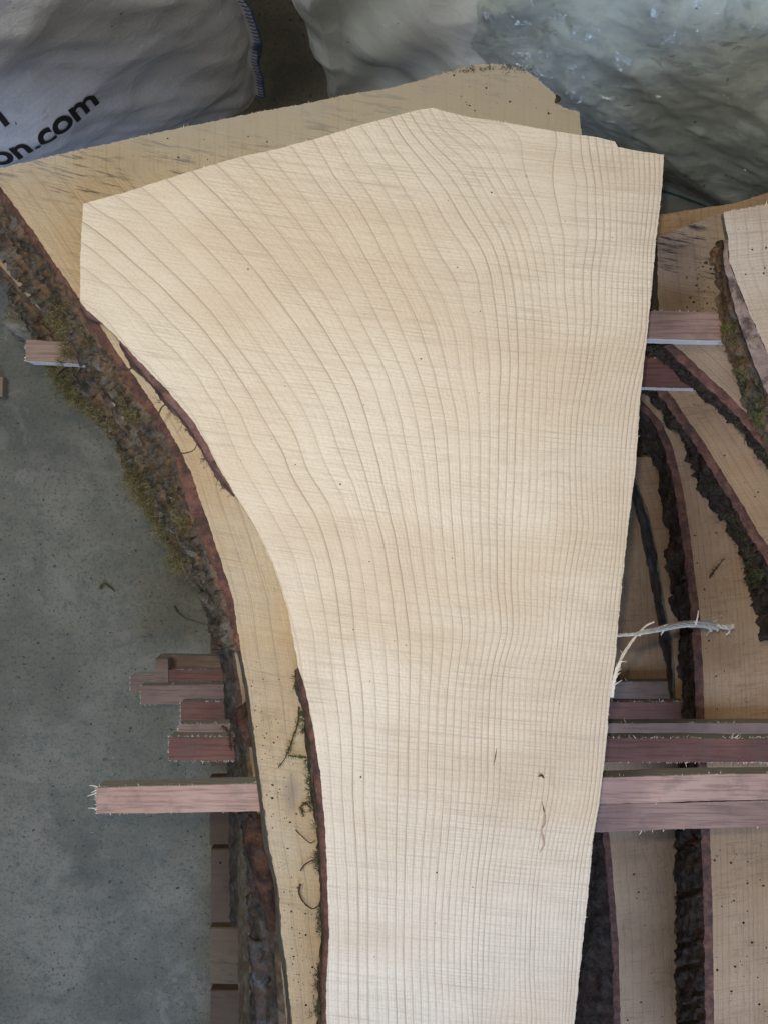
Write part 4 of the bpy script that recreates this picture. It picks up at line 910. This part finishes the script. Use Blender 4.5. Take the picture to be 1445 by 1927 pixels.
def film_mat():
    m = NT('clear_film'); pos = m.geo()
    wp = m.n('ShaderNodeTexNoise'); m.l(pos, wp.inputs['Vector']); wp.inputs['Scale'].default_value = 7; wp.inputs['Detail'].default_value = 3
    mp = m.n('ShaderNodeVectorMath', operation='MULTIPLY_ADD'); m.l(wp.outputs['Color'], mp.inputs[0]); mp.inputs[1].default_value = (.16, .16, .16); m.l(m.mapping(pos, rot=(0, 0, .62), sc=(.42, 1.5, .8)), mp.inputs[2])
    cr = []
    for sc_ in (5.5, 17, 42):
        vv_ = m.n('ShaderNodeTexVoronoi', feature='F1'); m.l(mp.outputs[0], vv_.inputs['Vector']); vv_.inputs['Scale'].default_value = sc_; cr.append(vv_.outputs['Distance'])
    hh = m.math('ADD', m.math('MULTIPLY', cr[0], 1.6), m.math('MULTIPLY', m.smooth(m.noise(pos, 6, 2), .42, .60, .30, 1), m.math('ADD', m.math('MULTIPLY', cr[1], 1.0), m.math('ADD', m.math('MULTIPLY', cr[2], .45), m.math('MULTIPLY', m.noise(pos, 90, 3, .6, .8), .14)))))
    bp = m.n('ShaderNodeBump'); bp.inputs['Strength'].default_value = 1.0; bp.inputs['Distance'].default_value = .030; m.l(hh, bp.inputs['Height'])
    gl = m.n('ShaderNodeBsdfGlossy'); gl.inputs['Roughness'].default_value = .085; gl.inputs['Color'].default_value = (.95, .98, 1, 1); m.l(bp.outputs[0], gl.inputs['Normal'])
    tr = m.n('ShaderNodeBsdfTransparent'); tr.inputs['Color'].default_value = (.93, .96, .95, 1)
    lw = m.n('ShaderNodeLayerWeight'); lw.inputs['Blend'].default_value = .28; m.l(bp.outputs[0], lw.inputs['Normal'])
    mx = m.n('ShaderNodeMixShader'); m.l(m.math('ADD', m.math('MULTIPLY', lw.outputs['Fresnel'], .50), .075, clamp=True), mx.inputs[0]); m.l(tr.outputs[0], mx.inputs[1]); m.l(gl.outputs[0], mx.inputs[2])
    m.l(mx.outputs[0], m.out.inputs[0]); return m.m
NF, MF = 220, 120; V = []
for j in range(MF + 1):
    for i in range(NF + 1):
        h_ = .20 + (.585 - .02) * j / MF; sA = .42 - .30 * (h_ - .2) + .07 * nz(h_ * 7, 3.) + .03 * nz(h_ * 23, 5.); s_ = sA + (WR - .01 - sA) * i / NF; h_ = h_ + .04 * nz(s_ * 5, 3.) * (1 - j / MF)
        V.append(surfR(s_, min(h_, .79)) + nR * (.007 + .006 * abs(nz(s_ * 9, h_ * 9, 4.)) + .003 * nz(s_ * 26, h_ * 26, 2.)))
mesh_obj('clear_film', V, [(j*(NF+1)+i, j*(NF+1)+i+1, (j+1)*(NF+1)+i+1, (j+1)*(NF+1)+i) for j in range(MF) for i in range(NF)], film_mat(), bagR, smooth=True)
TEAL = NT('teal_thread'); TEAL.color((.03, .12, .14)); TEAL.rough(.6)
V, F = tube([surfR(s, .165 + .012 * math.sin(s * 5)) + nR * .002 for s in np.linspace(.55, WR, 120)], .0022, .0022, 6, .3); mesh_obj('teal_seam_cord', V, F, TEAL.m, bagR)
